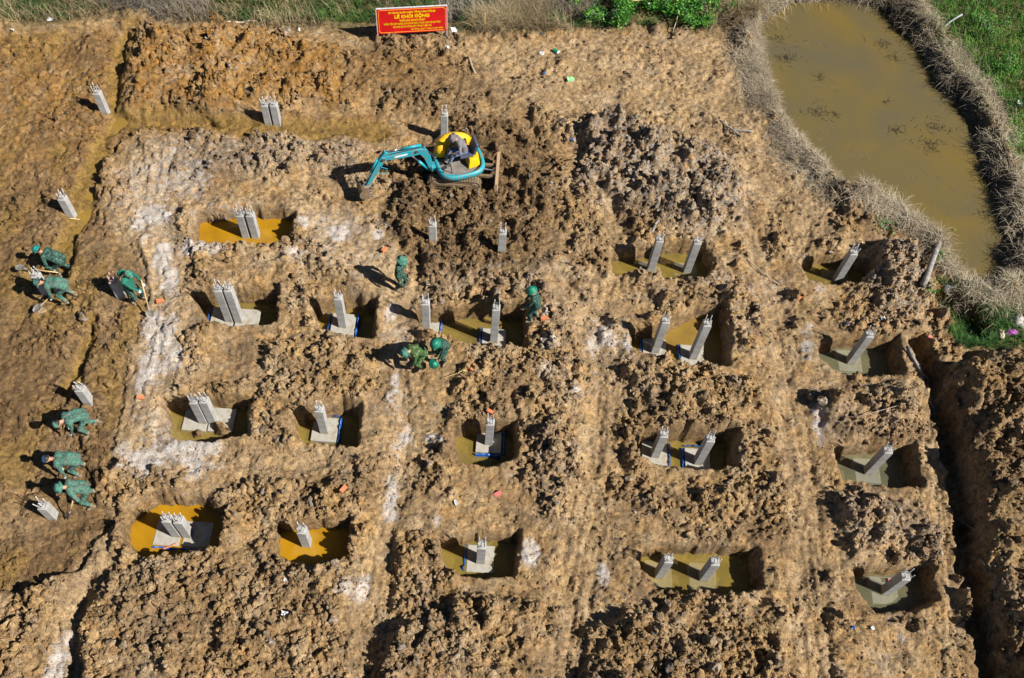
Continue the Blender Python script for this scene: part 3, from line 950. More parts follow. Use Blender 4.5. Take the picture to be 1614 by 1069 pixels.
def column(bx, by, topy, zb, label, foot=None, liner=None, bars=0.32, group='concrete columns of the house foundations', reddish=False):
    """zb: level of the footing top in a pit, None for a column standing in filled ground"""
    buried = zb is None
    if buried:
        p = gp(bx, by); base = np.array([p[0], p[1], p[2]])
    else:
        base = at(bx, by, zb)
    h = height_to(base, topy)
    c = (base[0], base[1] + CW / 2, base[2])
    t = empty('concrete_column', c)
    tag(t, label, 'column', group)
    z0 = -0.35 if buried else 0.0
    b = MB(); b.box((0, 0, (h + z0) / 2), (CW, CW, h - z0))
    b.build('shaft', M_CONC, t, bevel=0.008)
    L = bars
    for i, (sx, sy) in enumerate(((-1, -1), (1, -1), (1, 1), (-1, 1))):
        r = 0.075; dx, dy = rng.normal(size=2) * 0.018
        ll = L * (0.8 + 0.4 * rng.random())
        b = MB(); b.tube([(sx * r, sy * r, h - 0.05), (sx * r, sy * r, h + ll * 0.4), (sx * r + dx, sy * r + dy, h + ll)], 0.0125, 6)
        b.build('rebar', M_REBAR if not reddish else M_RUST, t, True)
    for k, zz in enumerate((0.025, 0.11)):
        q = 0.088; b = MB(); s = [(-q, -q), (q, -q), (q, q), (-q, q), (-q, -q)]
        for j in range(4):
            b.tube([(s[j][0], s[j][1], h + zz), (s[j + 1][0], s[j + 1][1], h + zz + rng.normal() * 0.006)], 0.006, 5)
        b.build('stirrup', M_REBAR if not reddish else M_RUST, t, True)
    if foot is not None:
        ox, oy, fw, fd = foot
        b = MB(); b.box((ox, oy, -0.13), (fw, fd, 0.258)); b.build('footing', M_CONC2, t, bevel=0.012)
        for side in (liner or []):
            b = MB(); n = 9
            vs = []; fs = []
            for i in range(n):
                u = -0.5 + i / (n - 1)
                wob = rng.normal() * 0.018; up = 0.02 + abs(rng.normal()) * 0.05
                if side in 'we':
                    s = -1 if side == 'w' else 1
                    xx = ox + s * (fw / 2 + 0.035 + abs(wob)); yy = oy + u * fd
                    lo = (xx + s * 0.05, yy, -0.16); hi = (xx, yy, up - 0.03)
                    th = (s * 0.012, 0, 0)
                else:
                    s = -1 if side == 's' else 1
                    xx = ox + u * fw; yy = oy + s * (fd / 2 + 0.035 + abs(wob))
                    lo = (xx, yy + s * 0.05, -0.16); hi = (xx, yy, up - 0.03)
                    th = (0, s * 0.012, 0)
                vs += [lo, hi, (hi[0] + th[0] * 3, hi[1] + th[1] * 3, hi[2] - 0.01), (lo[0] + th[0], lo[1] + th[1], lo[2])]
            for i in range(n - 1):
                for q in range(4):
                    fs.append((i * 4 + q, i * 4 + (q + 1) % 4, i * 4 + 4 + (q + 1) % 4, i * 4 + 4 + q))
            fs += [(0, 1, 2, 3), ((n - 1) * 4 + 3, (n - 1) * 4 + 2, (n - 1) * 4 + 1, (n - 1) * 4)]
            b.add(vs, fs); b.build('plastic_liner', M_BLUE, t)
    return t


M_RUST = flat_mat('orange_tied_steel', (0.62, 0.26, 0.13), 0.7, scale=20, col2=(0.5, 0.45, 0.42))
ZB = -0.65
FS = (0, 0.03, 0.74, 0.76)
# columns standing in filled or undug ground
column(165, 181, 149, None, 'lone concrete column beside the muddy channel junction, nearest the top left corner')
column(423, 198, 168, None, 'left one of the two touching columns below the orange soil heap')
column(437, 199, 168, None, 'right one of the two touching columns below the orange soil heap')
column(700, 218, 184, None, 'concrete column standing just behind the yellow hood of the excavator')
column(112, 345, 316, None, 'leaning-looking concrete column left of the pale plateau, beside the yellow mud channel')
column(682, 382, 358, None, 'short concrete column half buried in dark clods, below the excavator tracks')
column(790, 399, 370, None, 'concrete column in dark clods, right of the short half buried one')
column(72, 466, 438, None, 'concrete column between the two soldiers bending with shovels at the left edge')
column(190, 471, 447, None, 'concrete column with orange tied bars behind the soldier in the plain green shirt', reddish=True)
column(138, 638, 618, None, 'short column above the bent soldier in camouflage, on the wet brown lane')
column(82, 820, 804, None, 'short column at the lower left, beside the soldier scraping with a shovel', bars=0.36)
# in pits
column(389, 380, 342, ZB, 'left column of the pair in the bright ochre water pit on the left', (-0.25, 0.03, 0.72, 0.76))
column(404, 381, 342, ZB, 'right column of the pair in the bright ochre water pit on the left', (0.25, 0.03, 0.72, 0.76))
column(361, 508, 460, ZB, 'left column of the tall pair on a dry grey footing', (-0.23, 0.03, 0.70, 0.76), ['w'])
column(376, 509, 460, ZB, 'right column of the tall pair on a dry grey footing', (0.25, 0.03, 0.72, 0.76))
column(540, 517, 473, ZB, 'single tall column in the dry pit with blue plastic, below the standing soldier', FS, ['w', 'e'])
column(672, 527, 481, ZB, 'tall column on the left rim of the wide pit, behind the two crouched soldiers', FS, ['e'])
column(778, 541, 490, ZB, 'tall column in the wide pit beside the soldier standing at its right rim', FS, ['w'])
column(1024, 433, 382, ZB, 'left column in the upper right pit of olive water with two columns', FS)
column(1081, 435, 385, ZB, 'right column in the upper right pit of olive water with two columns', FS)
column(1318, 448, 402, ZB, 'leaning-looking column in the small pit nearest the pond', FS)
column(1032, 557, 510, ZB, 'left column in the deep round pit with a tan floor', FS, ['w'])
column(1092, 567, 515, ZB, 'right column in the deep round pit with a tan floor', FS, ['w'])
column(1340, 575, 532, ZB, 'column in the pit left of the long wooden pole', FS)
column(320, 668, 637, ZB, 'left column of the pair beside a big clod fallen in their pit', (-0.23, 0.03, 0.70, 0.76))
column(335, 668, 636, ZB, 'right column of the pair beside a big clod fallen in their pit', (0.25, 0.03, 0.72, 0.76))
column(511, 684, 650, ZB, 'column on a square footing in the small pit half in shade, left of centre', FS, ['n', 'e'])
column(770, 702, 671, ZB, 'column on a footing wrapped in blue plastic, a brick behind its top', FS, ['s', 'e'])
column(1032, 722, 690, ZB, 'left column in the pit with blue plastic between two square footings', FS, ['e'])
column(1100, 733, 697, ZB, 'right column in the pit with blue plastic between two square footings', FS, ['n', 'w'])
column(1368, 749, 715, ZB, 'column in the grey water pit, second from the bottom on the right', FS)
column(278, 847, 824, ZB, 'left column of the pair in the largest ochre water pit at lower left', (-0.24, 0.0, 0.70, 0.72), ['s'], bars=0.3)
column(295, 848, 826, ZB, 'right column of the pair in the largest ochre water pit at lower left', (0.27, 0.0, 0.74, 0.72), ['s'], bars=0.3)
column(484, 866, 842, ZB, 'single column in the square ochre water pit with no footing showing', FS)
column(757, 889, 866, ZB, 'column on a half wet footing in the bottom centre pit', FS, ['w'])
column(1038, 913, 888, ZB, 'left column in the long bottom pit of olive water', FS)
column(1108, 917, 892, ZB, 'right column in the long bottom pit of olive water', FS)
column(1395, 939, 915, ZB, 'column in the bottom right pit with a red scrap beside it', FS)

# ------------------------------------------------------------------ sign
M_RED = flat_mat('red_banner', (0.62, 0.006, 0.008), 0.5, var=0.08, scale=2)
M_YEL = flat_mat('banner_yellow', (0.95, 0.62, 0.0), 0.5, var=0.02)
M_ORL = flat_mat('banner_orange', (0.90, 0.26, 0.0), 0.5, var=0.02)
M_FRAME = flat_mat('painted_frame', (0.62, 0.6, 0.62), 0.5)
sl = at(596, 54, 0.42); sr = at(704, 48, 0.42)
sang = math.atan2(sr[1] - sl[1], sr[0] - sl[0])
SW = math.hypot(*(sr - sl)[:2]); SH = 1.12
smid = (sl + sr) / 2
szg = gz(smid[0], smid[1])
sign = empty('banner_sign', (smid[0], smid[1], szg), sang)
tag(sign, 'red banner sign with yellow lettering standing on thin legs at the top', 'sign')
zb_ = 0.42 - szg
b = MB(); b.box((0, 0, zb_ + SH / 2), (SW, 0.025, SH)); b.build('panel', M_RED, sign)
b = MB(); b.box((0, 0, zb_ + SH + 0.016), (SW + 0.03, 0.045, 0.03)); b.build('top_rail', M_FRAME, sign)
for s in (-1, 1):
    b = MB(); b.box((s * (SW / 2 + 0.014), 0.004, (zb_ + SH - 0.5) / 2), (0.026, 0.03, zb_ + SH + 0.5)); b.build('leg', M_FRAME, sign)
    b = MB(); b.tube([(s * SW * 0.42, 0.03, zb_ + SH * 0.7), (s * SW * 0.42, 0.75, -0.15)], 0.014, 6); b.build('brace', M_FRAME, sign)
# border line with cut corners
b = MB(); m_ = 0.055; x_ = SW / 2 - m_; z0_, z1_ = zb_ + m_, zb_ + SH - m_; ch = 0.07
out = [(-x_ + ch, z0_), (x_ - ch, z0_), (x_, z0_ + ch), (x_, z1_ - ch), (x_ - ch, z1_), (-x_ + ch, z1_), (-x_, z1_ - ch), (-x_, z0_ + ch)]
for i in range(8):
    p, q = out[i], out[(i + 1) % 8]
    b.tube([(p[0], -0.014, p[1]), (q[0], -0.014, q[1])], 0.012, 4)
b.build('border', M_ORL, sign)


def text(body, size, x, z, width, bold=0.006, mat=None):
    cu = bpy.data.curves.new('lettering', 'FONT')
    cu.body = body; cu.size = size; cu.align_x = 'CENTER'; cu.align_y = 'CENTER'
    cu.offset = bold; cu.extrude = 0.002
    tmp = bpy.data.objects.new('tmp', cu); COL.objects.link(tmp)
    bpy.context.view_layer.update()
    dg = bpy.context.evaluated_depsgraph_get()
    me = bpy.data.meshes.new_from_object(tmp.evaluated_get(dg))
    bpy.data.objects.remove(tmp)
    xs = [v.co.x for v in me.vertices]
    k = width / (max(xs) - min(xs)) if xs else 1
    for v in me.vertices:
        v.co = (v.co.x * k, v.co.y, v.co.z)
    me.materials.clear(); me.materials.append(mat or M_YEL)
    o = bpy.data.objects.new('lettering', me); COL.objects.link(o)
    o.parent = sign; o.location = (x, -0.018, z); o.rotation_euler = (math.pi / 2, 0, 0)
    return o


k_ = SW / 112.0
zt = zb_ + SH
text('ỦY BAN NHÂN DÂN TỈNH LÂM ĐỒNG', 0.105, 0, zt - 0.19, 75 * k_, 0.004)
text('LỄ KHỞI ĐỘNG', 0.19, 0, zt - 0.375, 56 * k_, 0.008)
text('“CHIẾN DỊCH QUANG TRUNG”', 0.105, 0, zt - 0.55, 42 * k_, 0.004)
text('THẦN TỐC XÂY DỰNG, SỬA CHỮA NHÀ Ở CHO CÁC HỘ GIA ĐÌNH', 0.105, 0, zt - 0.69, 92 * k_, 0.003)
text('CÓ NHÀ BỊ HƯ HỎNG, SẬP ĐỔ DO THIÊN TAI', 0.105, 0, zt - 0.83, 62 * k_, 0.003)
text('Lâm Đồng, ngày 01 tháng 12 năm 2025', 0.085, 0.21 * SW, zt - 0.96, 52 * k_, 0.002)

# ------------------------------------------------------------------ mini excavator
M_TEAL = flat_mat('teal_paint', (0.010, 0.27, 0.34), 0.38, scale=5, col2=(0.02, 0.23, 0.29), lo=0.45, hi=0.7)
M_TEALW = flat_mat('scuffed_teal', (0.012, 0.28, 0.35), 0.45, scale=11, col2=(0.20, 0.15, 0.09), lo=0.52, hi=0.62)
M_HOOD = flat_mat('yellow_paint', (0.74, 0.43, 0.0), 0.4, scale=5, col2=(0.58, 0.34, 0.02))
M_BLACK = flat_mat('black_rubber', (0.025, 0.025, 0.028), 0.7)
M_MUDDY = flat_mat('mud_caked_steel', (0.20, 0.135, 0.07), 0.9, scale=9, bump=0.6, col2=(0.11, 0.08, 0.05))
M_STEEL = flat_mat('bright_steel', (0.55, 0.56, 0.58), 0.25, metal=0.9)
M_SEAT = flat_mat('seat_vinyl', (0.06, 0.07, 0.10), 0.6)
M_DECK = flat_mat('deck_plate', (0.20, 0.17, 0.15), 0.8, scale=6)
M_RUSTY = flat_mat('worn_orange_steel', (0.42, 0.25, 0.11), 0.8, scale=7, col2=(0.27, 0.23, 0.19))
EX = np.array([-1.40, 20.98]); EZ = gz(EX[0], EX[1]) + 0.07
exc = empty('mini_excavator', (EX[0], EX[1], EZ))
tag(exc, 'small teal tracked excavator with a yellow hood, digging with its bucket lowered', 'excavator')
for s, yy in ((-1, -0.56), (1, 0.56)):
    # track: a belt of shoes round the two sprockets
    L, hgt, wd = 1.72, 0.40, 0.27
    x0 = -0.10
    r = hgt / 2
    path = []
    n = 14
    for i in range(n):
        t = -math.pi / 2 + math.pi * i / (n - 1); path.append((x0 + L / 2 - r + r * math.cos(t), r + r * math.sin(t)))
    for i in range(n):
        t = math.pi / 2 + math.pi * i / (n - 1); path.append((x0 - L / 2 + r + r * math.cos(t), r + r * math.sin(t)))
    b = MB()
    b.prism([(p[0], yy, p[1]) for p in path], (0, wd * 0.9, 0))
    trk = b.build('track', M_MUDDY, exc)
    per = []
    P_ = path + [path[0]]
    tot = sum(math.dist(P_[i], P_[i + 1]) for i in range(len(P_) - 1))
    shoe = MB(); shoe.box((0, 0, 0), (0.055, wd, 0.03)); so = None
    ns = int(tot / 0.085)
    for q in range(ns):
        dist = tot * q / ns; i = 0
        while dist > math.dist(P_[i], P_[i + 1]):
            dist -= math.dist(P_[i], P_[i + 1]); i += 1
        a, c2 = P_[i], P_[i + 1]; u = dist / max(math.dist(a, c2), 1e-6)
        p = (a[0] + (c2[0] - a[0]) * u, a[1] + (c2[1] - a[1]) * u); ang = math.atan2(c2[1] - a[1], c2[0] - a[0])
        if so is None:
            o = so = shoe.build('track_shoe', M_MUDDY, trk)
        else:
            o = so.copy(); COL.objects.link(o)
        o.location = (p[0], yy, p[1]); o.rotation_euler = (0, -ang, 0)
    b = MB(); b.box((x0, yy - s * 0.0 + s * (wd / 2 + 0.012), 0.2), (1.15, 0.05, 0.12)); b.build('track_frame', M_MUDDY, trk, bevel=0.01)
    for wx_ in (-0.66, 0.66):
        b = MB(); b.tube([(x0 + wx_, yy + s * wd * 0.44, 0.2), (x0 + wx_, yy + s * (wd / 2 + 0.03), 0.2)], 0.13, 14); b.build('sprocket', M_MUDDY, trk)
b = MB(); b.box((-0.05, 0, 0.28), (1.0, 0.72, 0.18)); b.tube([(0, 0, 0.36), (0, 0, 0.50)], 0.36, 20); b.build('undercarriage', M_MUDDY, exc, bevel=0.01)
# dozer blade on the right
blade_x = 1.26
prof = []
for i in range(7):
    t = -0.6 + 1.2 * i / 6
    prof.append((blade_x - 0.10 * math.cos(t * 1.3) + 0.10, 0.06 + 0.34 * i / 6))
b = MB(); b.prism([(p[0] + 0.05, 0, p[1]) for p in prof] + [(p[0] - 0.05, 0, p[1]) for p in prof[::-1]], (0, 1.42, 0))
bl = b.build('dozer_blade', M_RUSTY, exc)
for s in (-1, 1):
    b = MB(); b.box((0.86, s * 0.24, 0.24), (0.74, 0.09, 0.11)); b.build('blade_arm', M_MUDDY, exc, bevel=0.01)
b = MB(); b.tube([(0.55, 0, 0.36), (0.95, 0, 0.30)], 0.04, 10); b.tube([(0.9, 0, 0.31), (1.2, 0, 0.26)], 0.022, 8); b.build('blade_cylinder', M_STEEL, exc)
# upper body, turned so that its front points to the left and slightly towards the viewer
SWG = math.atan2(-0.36, -0.93)
up = empty('upper_body', (0, 0, 0.5), SWG); up.parent = exc


def oval(r, t):
    """plan of the swing body: rounder at the back, squarer at the front"""
    c, s = math.cos(t), math.sin(t)
    k = (abs(c) ** 3.2 + abs(s) ** 3.2) ** (-1 / 3.2)
    return (r * k * c * 0.93, r * k * s * 0.88)


def oval_ring(b, rs, n=40):
    """closed ring: rs list of (r, z)"""
    vs = []; fs = []; k = len(rs)
    for i in range(n):
        t = 2 * math.pi * i / n
        for r, z in rs:
            x, y = oval(r, t); vs.append((x, y, z))
    for i in range(n):
        for q in range(k):
            fs.append((i * k + q, ((i + 1) % n) * k + q, ((i + 1) % n) * k + (q + 1) % k, i * k + (q + 1) % k))
    b.add(vs, fs)


b = MB(); oval_ring(b, [(0.80, 0.02), (0.86, 0.05), (0.87, 0.18), (0.83, 0.24), (0.76, 0.25), (0.74, 0.20), (0.74, 0.02)])
skirt = b.build('skirt', M_TEALW, up, True)
b = MB()
vs = [oval(0.75, 2 * math.pi * i / 40) + (0.07,) for i in range(40)]
b.prism(vs, (0, 0, 0.12)); b.build('deck', M_DECK, up)
# yellow hood along the front right side
b = MB()
prof = [(0.79, 0.22), (0.83, 0.42), (0.81, 0.66), (0.73, 0.84), (0.60, 0.90), (0.46, 0.87), (0.38, 0.70), (0.36, 0.22)]
vs = []; fs = []; n = 18; k = len(prof)
for i in range(n + 1):
    t = math.radians(-20 - 116 * i / n); e = math.sin(math.pi * (0.10 + 0.82 * i / n)) ** 0.45
    for r, z in prof:
        x, y = oval(r * 0.98 if r > 0.6 else r + (1 - e) * 0.2, t); vs.append((x, y, 0.22 + (z - 0.22) * e))
for i in range(n):
    for q in range(k):
        fs.append((i * k + q, (i + 1) * k + q, (i + 1) * k + (q + 1) % k, i * k + (q + 1) % k))
fs += [tuple(range(k)), tuple(range(n * k + k - 1, n * k - 1, -1))]
b.add(vs, fs); b.build('hood', M_HOOD, up, True)
# engine cover and seat behind the driver
b = MB()
vs = [(-0.20, 0.46, 0.13), (-0.62, 0.40, 0.13), (-0.70, 0.0, 0.13), (-0.62, -0.40, 0.13), (-0.20, -0.40, 0.13)]
top = [(-0.26, 0.36, 0.44), (-0.56, 0.30, 0.46), (-0.60, 0.0, 0.46), (-0.56, -0.34, 0.46), (-0.26, -0.34, 0.44)]
b.add(vs + top, [(4, 3, 2, 1, 0), (5, 6, 7, 8, 9)] + [(i, (i + 1) % 5, 5 + (i + 1) % 5, 5 + i) for i in range(5)])
b.build('engine_cover', M_HOOD, up, bevel=0.03)
b = MB(); b.box((-0.20, 0.02, 0.50), (0.46, 0.48, 0.10)); b.build('seat', M_SEAT, up, bevel=0.03)
R_ = Matrix.Rotation(math.radians(-14), 3, 'Y')
b = MB(); b.box((-0.50, 0.02, 0.74), (0.11, 0.46, 0.46), mat=R_); b.build('backrest', M_SEAT, up, bevel=0.03)
for s in (-1, 1):
    b = MB(); b.tube([(0.34, s * 0.12 + 0.05, 0.13), (0.33, s * 0.13 + 0.05, 0.62), (0.30, s * 0.15 + 0.05, 0.70)], 0.012, 6)
    lv = b.build('lever', M_BLACK, up)
    b = MB(); b.tube([(0.30, s * 0.15 + 0.05, 0.68), (0.29, s * 0.16 + 0.05, 0.77)], 0.026, 8); b.build('knob', M_BLACK, lv)
    b = MB(); b.box((0.55, s * 0.11 + 0.1, 0.17), (0.16, 0.09, 0.03), mat=Matrix.Rotation(0.35, 3, 'Y')); b.build('pedal', M_BLACK, up)
b = MB(); b.tube([(0.66, 0.46, 0.13), (0.66, 0.46, 0.45), (0.60, 0.40, 0.48), (0.4, 0.44, 0.48), (0.36, 0.46, 0.13)], 0.014, 6); b.build('hand_rail', M_BLACK, up)
b = MB(); b.box((0.84, 0.0, 0.10), (0.24, 0.26, 0.20)); b.tube([(0.93, 0, -0.02), (0.93, 0, 0.26)], 0.09, 12); b.build('swing_bracket', M_TEALW, up, bevel=0.015)
# boom and stick lie in one upright plane through the bracket; points read off the photograph in that plane
ca, sa = math.cos(SWG), math.sin(SWG)
f_w = np.array([ca, sa, 0.0]); n_w = np.array([-sa, ca, 0.0])
foot_w = np.array([EX[0], EX[1], EZ + 0.5]) + f_w * 0.95 + np.array([0, 0, 0.16])


def on_plane(x, y):
    d = ROT @ np.array([x - CXP, -(y - CYP), -FPX])
    t = ((foot_w - CAMP) @ n_w) / (d @ n_w)
    p = CAMP + t * d - np.array([EX[0], EX[1], EZ + 0.5])
    return np.array([p @ f_w, p[2]])        # (forward, up) from the swing centre


pk = on_plane(665, 234); jn = on_plane(603, 249); pn = on_plane(578, 293)
ft = np.array([0.95, 0.16])


def beam(pts, widths, th, name, mat, parent, yoff=0.0):
    """outline from a centre line in the boom plane"""
    L = []; R = []
    for i, p in enumerate(pts):
        d = np.array(pts[min(i + 1, len(pts) - 1)]) - np.array(pts[max(i - 1, 0)]); d = d / np.linalg.norm(d)
        q = np.array([-d[1], d[0]])
        L.append(np.array(p) + q * widths[i] / 2); R.append(np.array(p) - q * widths[i] / 2)
    o_ = [(p[0], yoff, p[1]) for p in L + R[::-1]]
    b = MB(); b.prism(o_, (0, th, 0))
    return b.build(name, mat, parent, bevel=0.012)


def rod(a, c, r1, r2, name, parent, y=0.0, split=0.55, mat=None):
    a = np.array(a); c = np.array(c); m = a + (c - a) * split
    b = MB(); b.tube([(a[0], y, a[1]), (m[0], y, m[1])], r1, 12)
    o = b.build(name, mat or M_TEAL, parent, True)
    b = MB(); b.tube([(m[0], y, m[1]), (c[0], y, c[1])], r2, 10); b.build('rod', M_STEEL, o, True)
    return o


m1 = ft + (pk - ft) * 0.55 + np.array([-0.03, 0.02]); m2 = pk + (jn - pk) * 0.15
beam([ft, m1, ft + (pk - ft) * 0.9 + np.array([0.02, 0]), pk + (jn - pk) * 0.12 + np.array([0, -0.05]), pk + (jn - pk) * 0.5 + np.array([0, -0.05]), jn], [0.17, 0.22, 0.27, 0.27, 0.22, 0.15], 0.15, 'boom', M_TEALW, up)
for q in (ft, jn, pk + (jn - pk) * 0.15):
    b = MB(); b.tube([(q[0], -0.11, q[1]), (q[0], 0.11, q[1])], 0.06, 12); b.build('pin', M_STEEL, up)
rod(ft + np.array([0.08, -0.14]), pk + (jn - pk) * 0.30 + np.array([0, -0.16]), 0.05, 0.028, 'boom_cylinder', up)
sd_ = (pn - jn) / np.linalg.norm(pn - jn)
tail = jn - sd_ * 0.28
beam([tail, jn, jn + (pn - jn) * 0.5, pn], [0.12, 0.22, 0.17, 0.11], 0.13, 'stick', M_TEALW, up)
topb = pk + (jn - pk) * 0.02 + np.array([0.0, 0.16])
rod(topb, tail, 0.045, 0.025, 'stick_cylinder', up)
perp = np.array([-sd_[1], sd_[0]])
if perp[0] < 0: perp = -perp
rod(jn + sd_ * 0.1 + perp * 0.15, pn - sd_ * 0.18 + perp * 0.10, 0.04, 0.022, 'bucket_cylinder', up)
b = MB(); b.box((pk[0] * 0.45 + jn[0] * 0.55, 0.08, (pk[1] * 0.45 + jn[1] * 0.55) - 0.02), (0.42, 0.008, 0.06), mat=Matrix.Rotation(-math.atan2(jn[1] - pk[1], jn[0] - pk[0]) , 3, 'Y')); b.build('decal', M_WHITE, up)
for hy in (-0.05, 0.05):
    b = MB(); b.tube([(0.8, hy, 0.25), (0.86, hy, 0.62), (m1[0] - 0.1, hy, m1[1] + 0.1), (pk[0] - 0.02, hy, pk[1] + 0.12), (jn[0] - 0.2, hy, jn[1] + 0.14)], 0.014, 6); b.build('hose', M_BLACK, up)
b = MB(); b.tube([(jn[0] + 0.1, 0.09, jn[1] - 0.3), (jn[0] - 0.1, 0.12, jn[1] - 0.42), (jn[0] - 0.05, 0.12, jn[1] - 0.62), (jn[0] + 0.2, 0.09, jn[1] - 0.6)], 0.012, 6); b.build('hose', M_TEAL, up)
# bucket: curved shell with side plates and teeth, mouth towards the machine
bk = empty('bucket', (pn[0], 0, pn[1])); bk.parent = up
arc = []
for i in range(9):
    t = math.radians(80 - 200 * i / 8)
    arc.append((0.06 + 0.24 * math.cos(t), -0.17 + 0.24 * math.sin(t)))
inner = [(0.06 + (p[0] - 0.06) * 0.9, -0.17 + (p[1] + 0.17) * 0.9) for p in arc]
b = MB(); b.prism([(p[0], 0, p[1]) for p in arc] + [(p[0], 0, p[1]) for p in inner[::-1]], (0, 0.44, 0)); b.build('shell', M_MUDDY, bk)
for s in (-1, 1):
    b = MB(); b.prism([(p[0], s * 0.215, p[1]) for p in arc], (0, 0.02, 0)); b.build('side_plate', M_MUDDY, bk)
    b = MB(); b.prism([(-0.05, s * 0.06, 0.05), (0.06, s * 0.06, 0.06), (0.14, s * 0.06, 0.04), (0.12, s * 0.06, -0.02), (-0.03, s * 0.06, -0.02)], (0, 0.025, 0)); b.build('ear', M_RUSTY, bk)
e = arc[-1]
for q in range(4):
    b = MB(); b.prism([(e[0] + 0.02, -0.165 + 0.11 * q, e[1]), (e[0] - 0.10, -0.165 + 0.11 * q, e[1] - 0.02), (e[0] + 0.02, -0.165 + 0.11 * q, e[1] - 0.03)], (0, 0.045, 0)); b.build('tooth', M_STEEL, bk)
b = MB(); b.tube([(pn[0] + perp[0] * 0.10 - sd_[0] * 0.18, 0, pn[1] + perp[1] * 0.10 - sd_[1] * 0.18), (pn[0] + 0.14, 0, pn[1] + 0.02)], 0.025, 8); b.build('bucket_link', M_STEEL, up)

# ------------------------------------------------------------------ people
def surface_nets(S, org, h):
    """smooth closed mesh of the zero level of S (inside negative)"""
    ins = S < 0
    nx_, ny_, nz_ = S.shape
    c = np.zeros((nx_ - 1, ny_ - 1, nz_ - 1), np.int8)
    offs = [(i, j, k) for i in (0, 1) for j in (0, 1) for k in (0, 1)]
    for i, j, k in offs:
        c += ins[i:nx_ - 1 + i, j:ny_ - 1 + j, k:nz_ - 1 + k]
    cells = np.argwhere((c > 0) & (c < 8))
    vid = np.full(c.shape, -1, np.int64); vid[tuple(cells.T)] = np.arange(len(cells))
    acc = np.zeros((len(cells), 3)); cnt = np.zeros(len(cells))
    for a in range(8):
        for b_ in range(a + 1, 8):
            A_, B_ = np.array(offs[a]), np.array(offs[b_])
            if abs(A_ - B_).sum() != 1: continue
            va = S[tuple((cells + A_).T)]; vb = S[tuple((cells + B_).T)]
            k = (va < 0) != (vb < 0)
            t = va[k] / (va[k] - vb[k])
            acc[k] += A_ + (B_ - A_) * t[:, None]; cnt[k] += 1
    V = org + (cells + acc / np.maximum(cnt, 1)[:, None]) * h
    F = []
    for ax in range(3):
        u, w = [q for q in range(3) if q != ax]
        sl0 = [slice(None)] * 3; sl1 = [slice(None)] * 3
        sl0[ax] = slice(0, -1); sl1[ax] = slice(1, None)
        e = ins[tuple(sl0)] != ins[tuple(sl1)]
        E_ = np.argwhere(e)
        E_ = E_[(E_[:, u] > 0) & (E_[:, w] > 0) & (E_[:, u] < S.shape[u] - 1) & (E_[:, w] < S.shape[w] - 1)]
        du = np.zeros(3, int); du[u] = 1; dw = np.zeros(3, int); dw[w] = 1
        q = np.stack([vid[tuple((E_ - du - dw).T)], vid[tuple((E_ - dw).T)], vid[tuple(E_.T)], vid[tuple((E_ - du).T)]], 1)
        flip = ins[tuple(E_.T)]
        if ax == 1: flip = ~flip
        q[~flip] = q[~flip][:, ::-1]
        F.append(q)
    F = np.concatenate(F)
    return V, F[(F >= 0).all(1)], cells


def body_mesh(caps, h=0.0145):
    """caps: (a, b, ra, rb, material, blend)"""
    P = np.array([c[0] for c in caps] + [c[1] for c in caps])
    rm = max(max(c[2], c[3]) for c in caps)
    org = P.min(0) - rm - 0.04; hi = P.max(0) + rm + 0.04
    n = np.ceil((hi - org) / h).astype(int) + 1
    S = np.full(n, 0.5, np.float32); L = np.zeros(n, np.int8); D = np.full(n, 9.0, np.float32)
    for a, b_, ra, rb, m, kb in caps:
        a = np.array(a); b_ = np.array(b_)
        mg = max(ra, rb) + 0.06
        lo = np.maximum(((np.minimum(a, b_) - mg - org) / h).astype(int), 0); up_ = np.minimum(((np.maximum(a, b_) + mg - org) / h).astype(int) + 2, n)
        g = np.meshgrid(*[org[q] + np.arange(lo[q], up_[q]) * h for q in range(3)], indexing='ij')
        p = np.stack(g, -1); ba = b_ - a
        t = np.clip(((p - a) @ ba) / (ba @ ba + 1e-9), 0, 1)
        d = np.linalg.norm(p - a - t[..., None] * ba, axis=-1) - (ra + (rb - ra) * t)
        if m in (0, 1):
            d += 0.006 * np.sin(p[..., 0] * 41 + p[..., 2] * 60) * np.sin(p[..., 1] * 47 - p[..., 2] * 38)
        s = (slice(lo[0], up_[0]), slice(lo[1], up_[1]), slice(lo[2], up_[2]))
        cur = S[s]
        hh = np.clip(0.5 + 0.5 * (cur - d) / kb, 0, 1)
        S[s] = cur * (1 - hh) + d * hh - kb * hh * (1 - hh)
        k = d < D[s]
        Ls = L[s]; Ls[k] = m; Ds = D[s]; Ds[k] = d[k]
    V, F, cells = surface_nets(S, org, h)
    lab = L[tuple((cells + 0).T)]
    return V, F, lab[F[:, 0]]


def ik(a, c, l1, l2, pole):
    a, c, pole = np.array(a, float), np.array(c, float), np.array(pole, float)
    d = c - a; L = np.linalg.norm(d)
    if L > (l1 + l2) * 0.995:
        c = a + d / L * (l1 + l2) * 0.995; d = c - a; L = np.linalg.norm(d)
    u = d / L
    x = (l1 * l1 - l2 * l2 + L * L) / (2 * L); hgt = math.sqrt(max(l1 * l1 - x * x, 0))
    q = pole - u * (pole @ u); q /= np.linalg.norm(q)
    return a + u * x + q * hgt, c


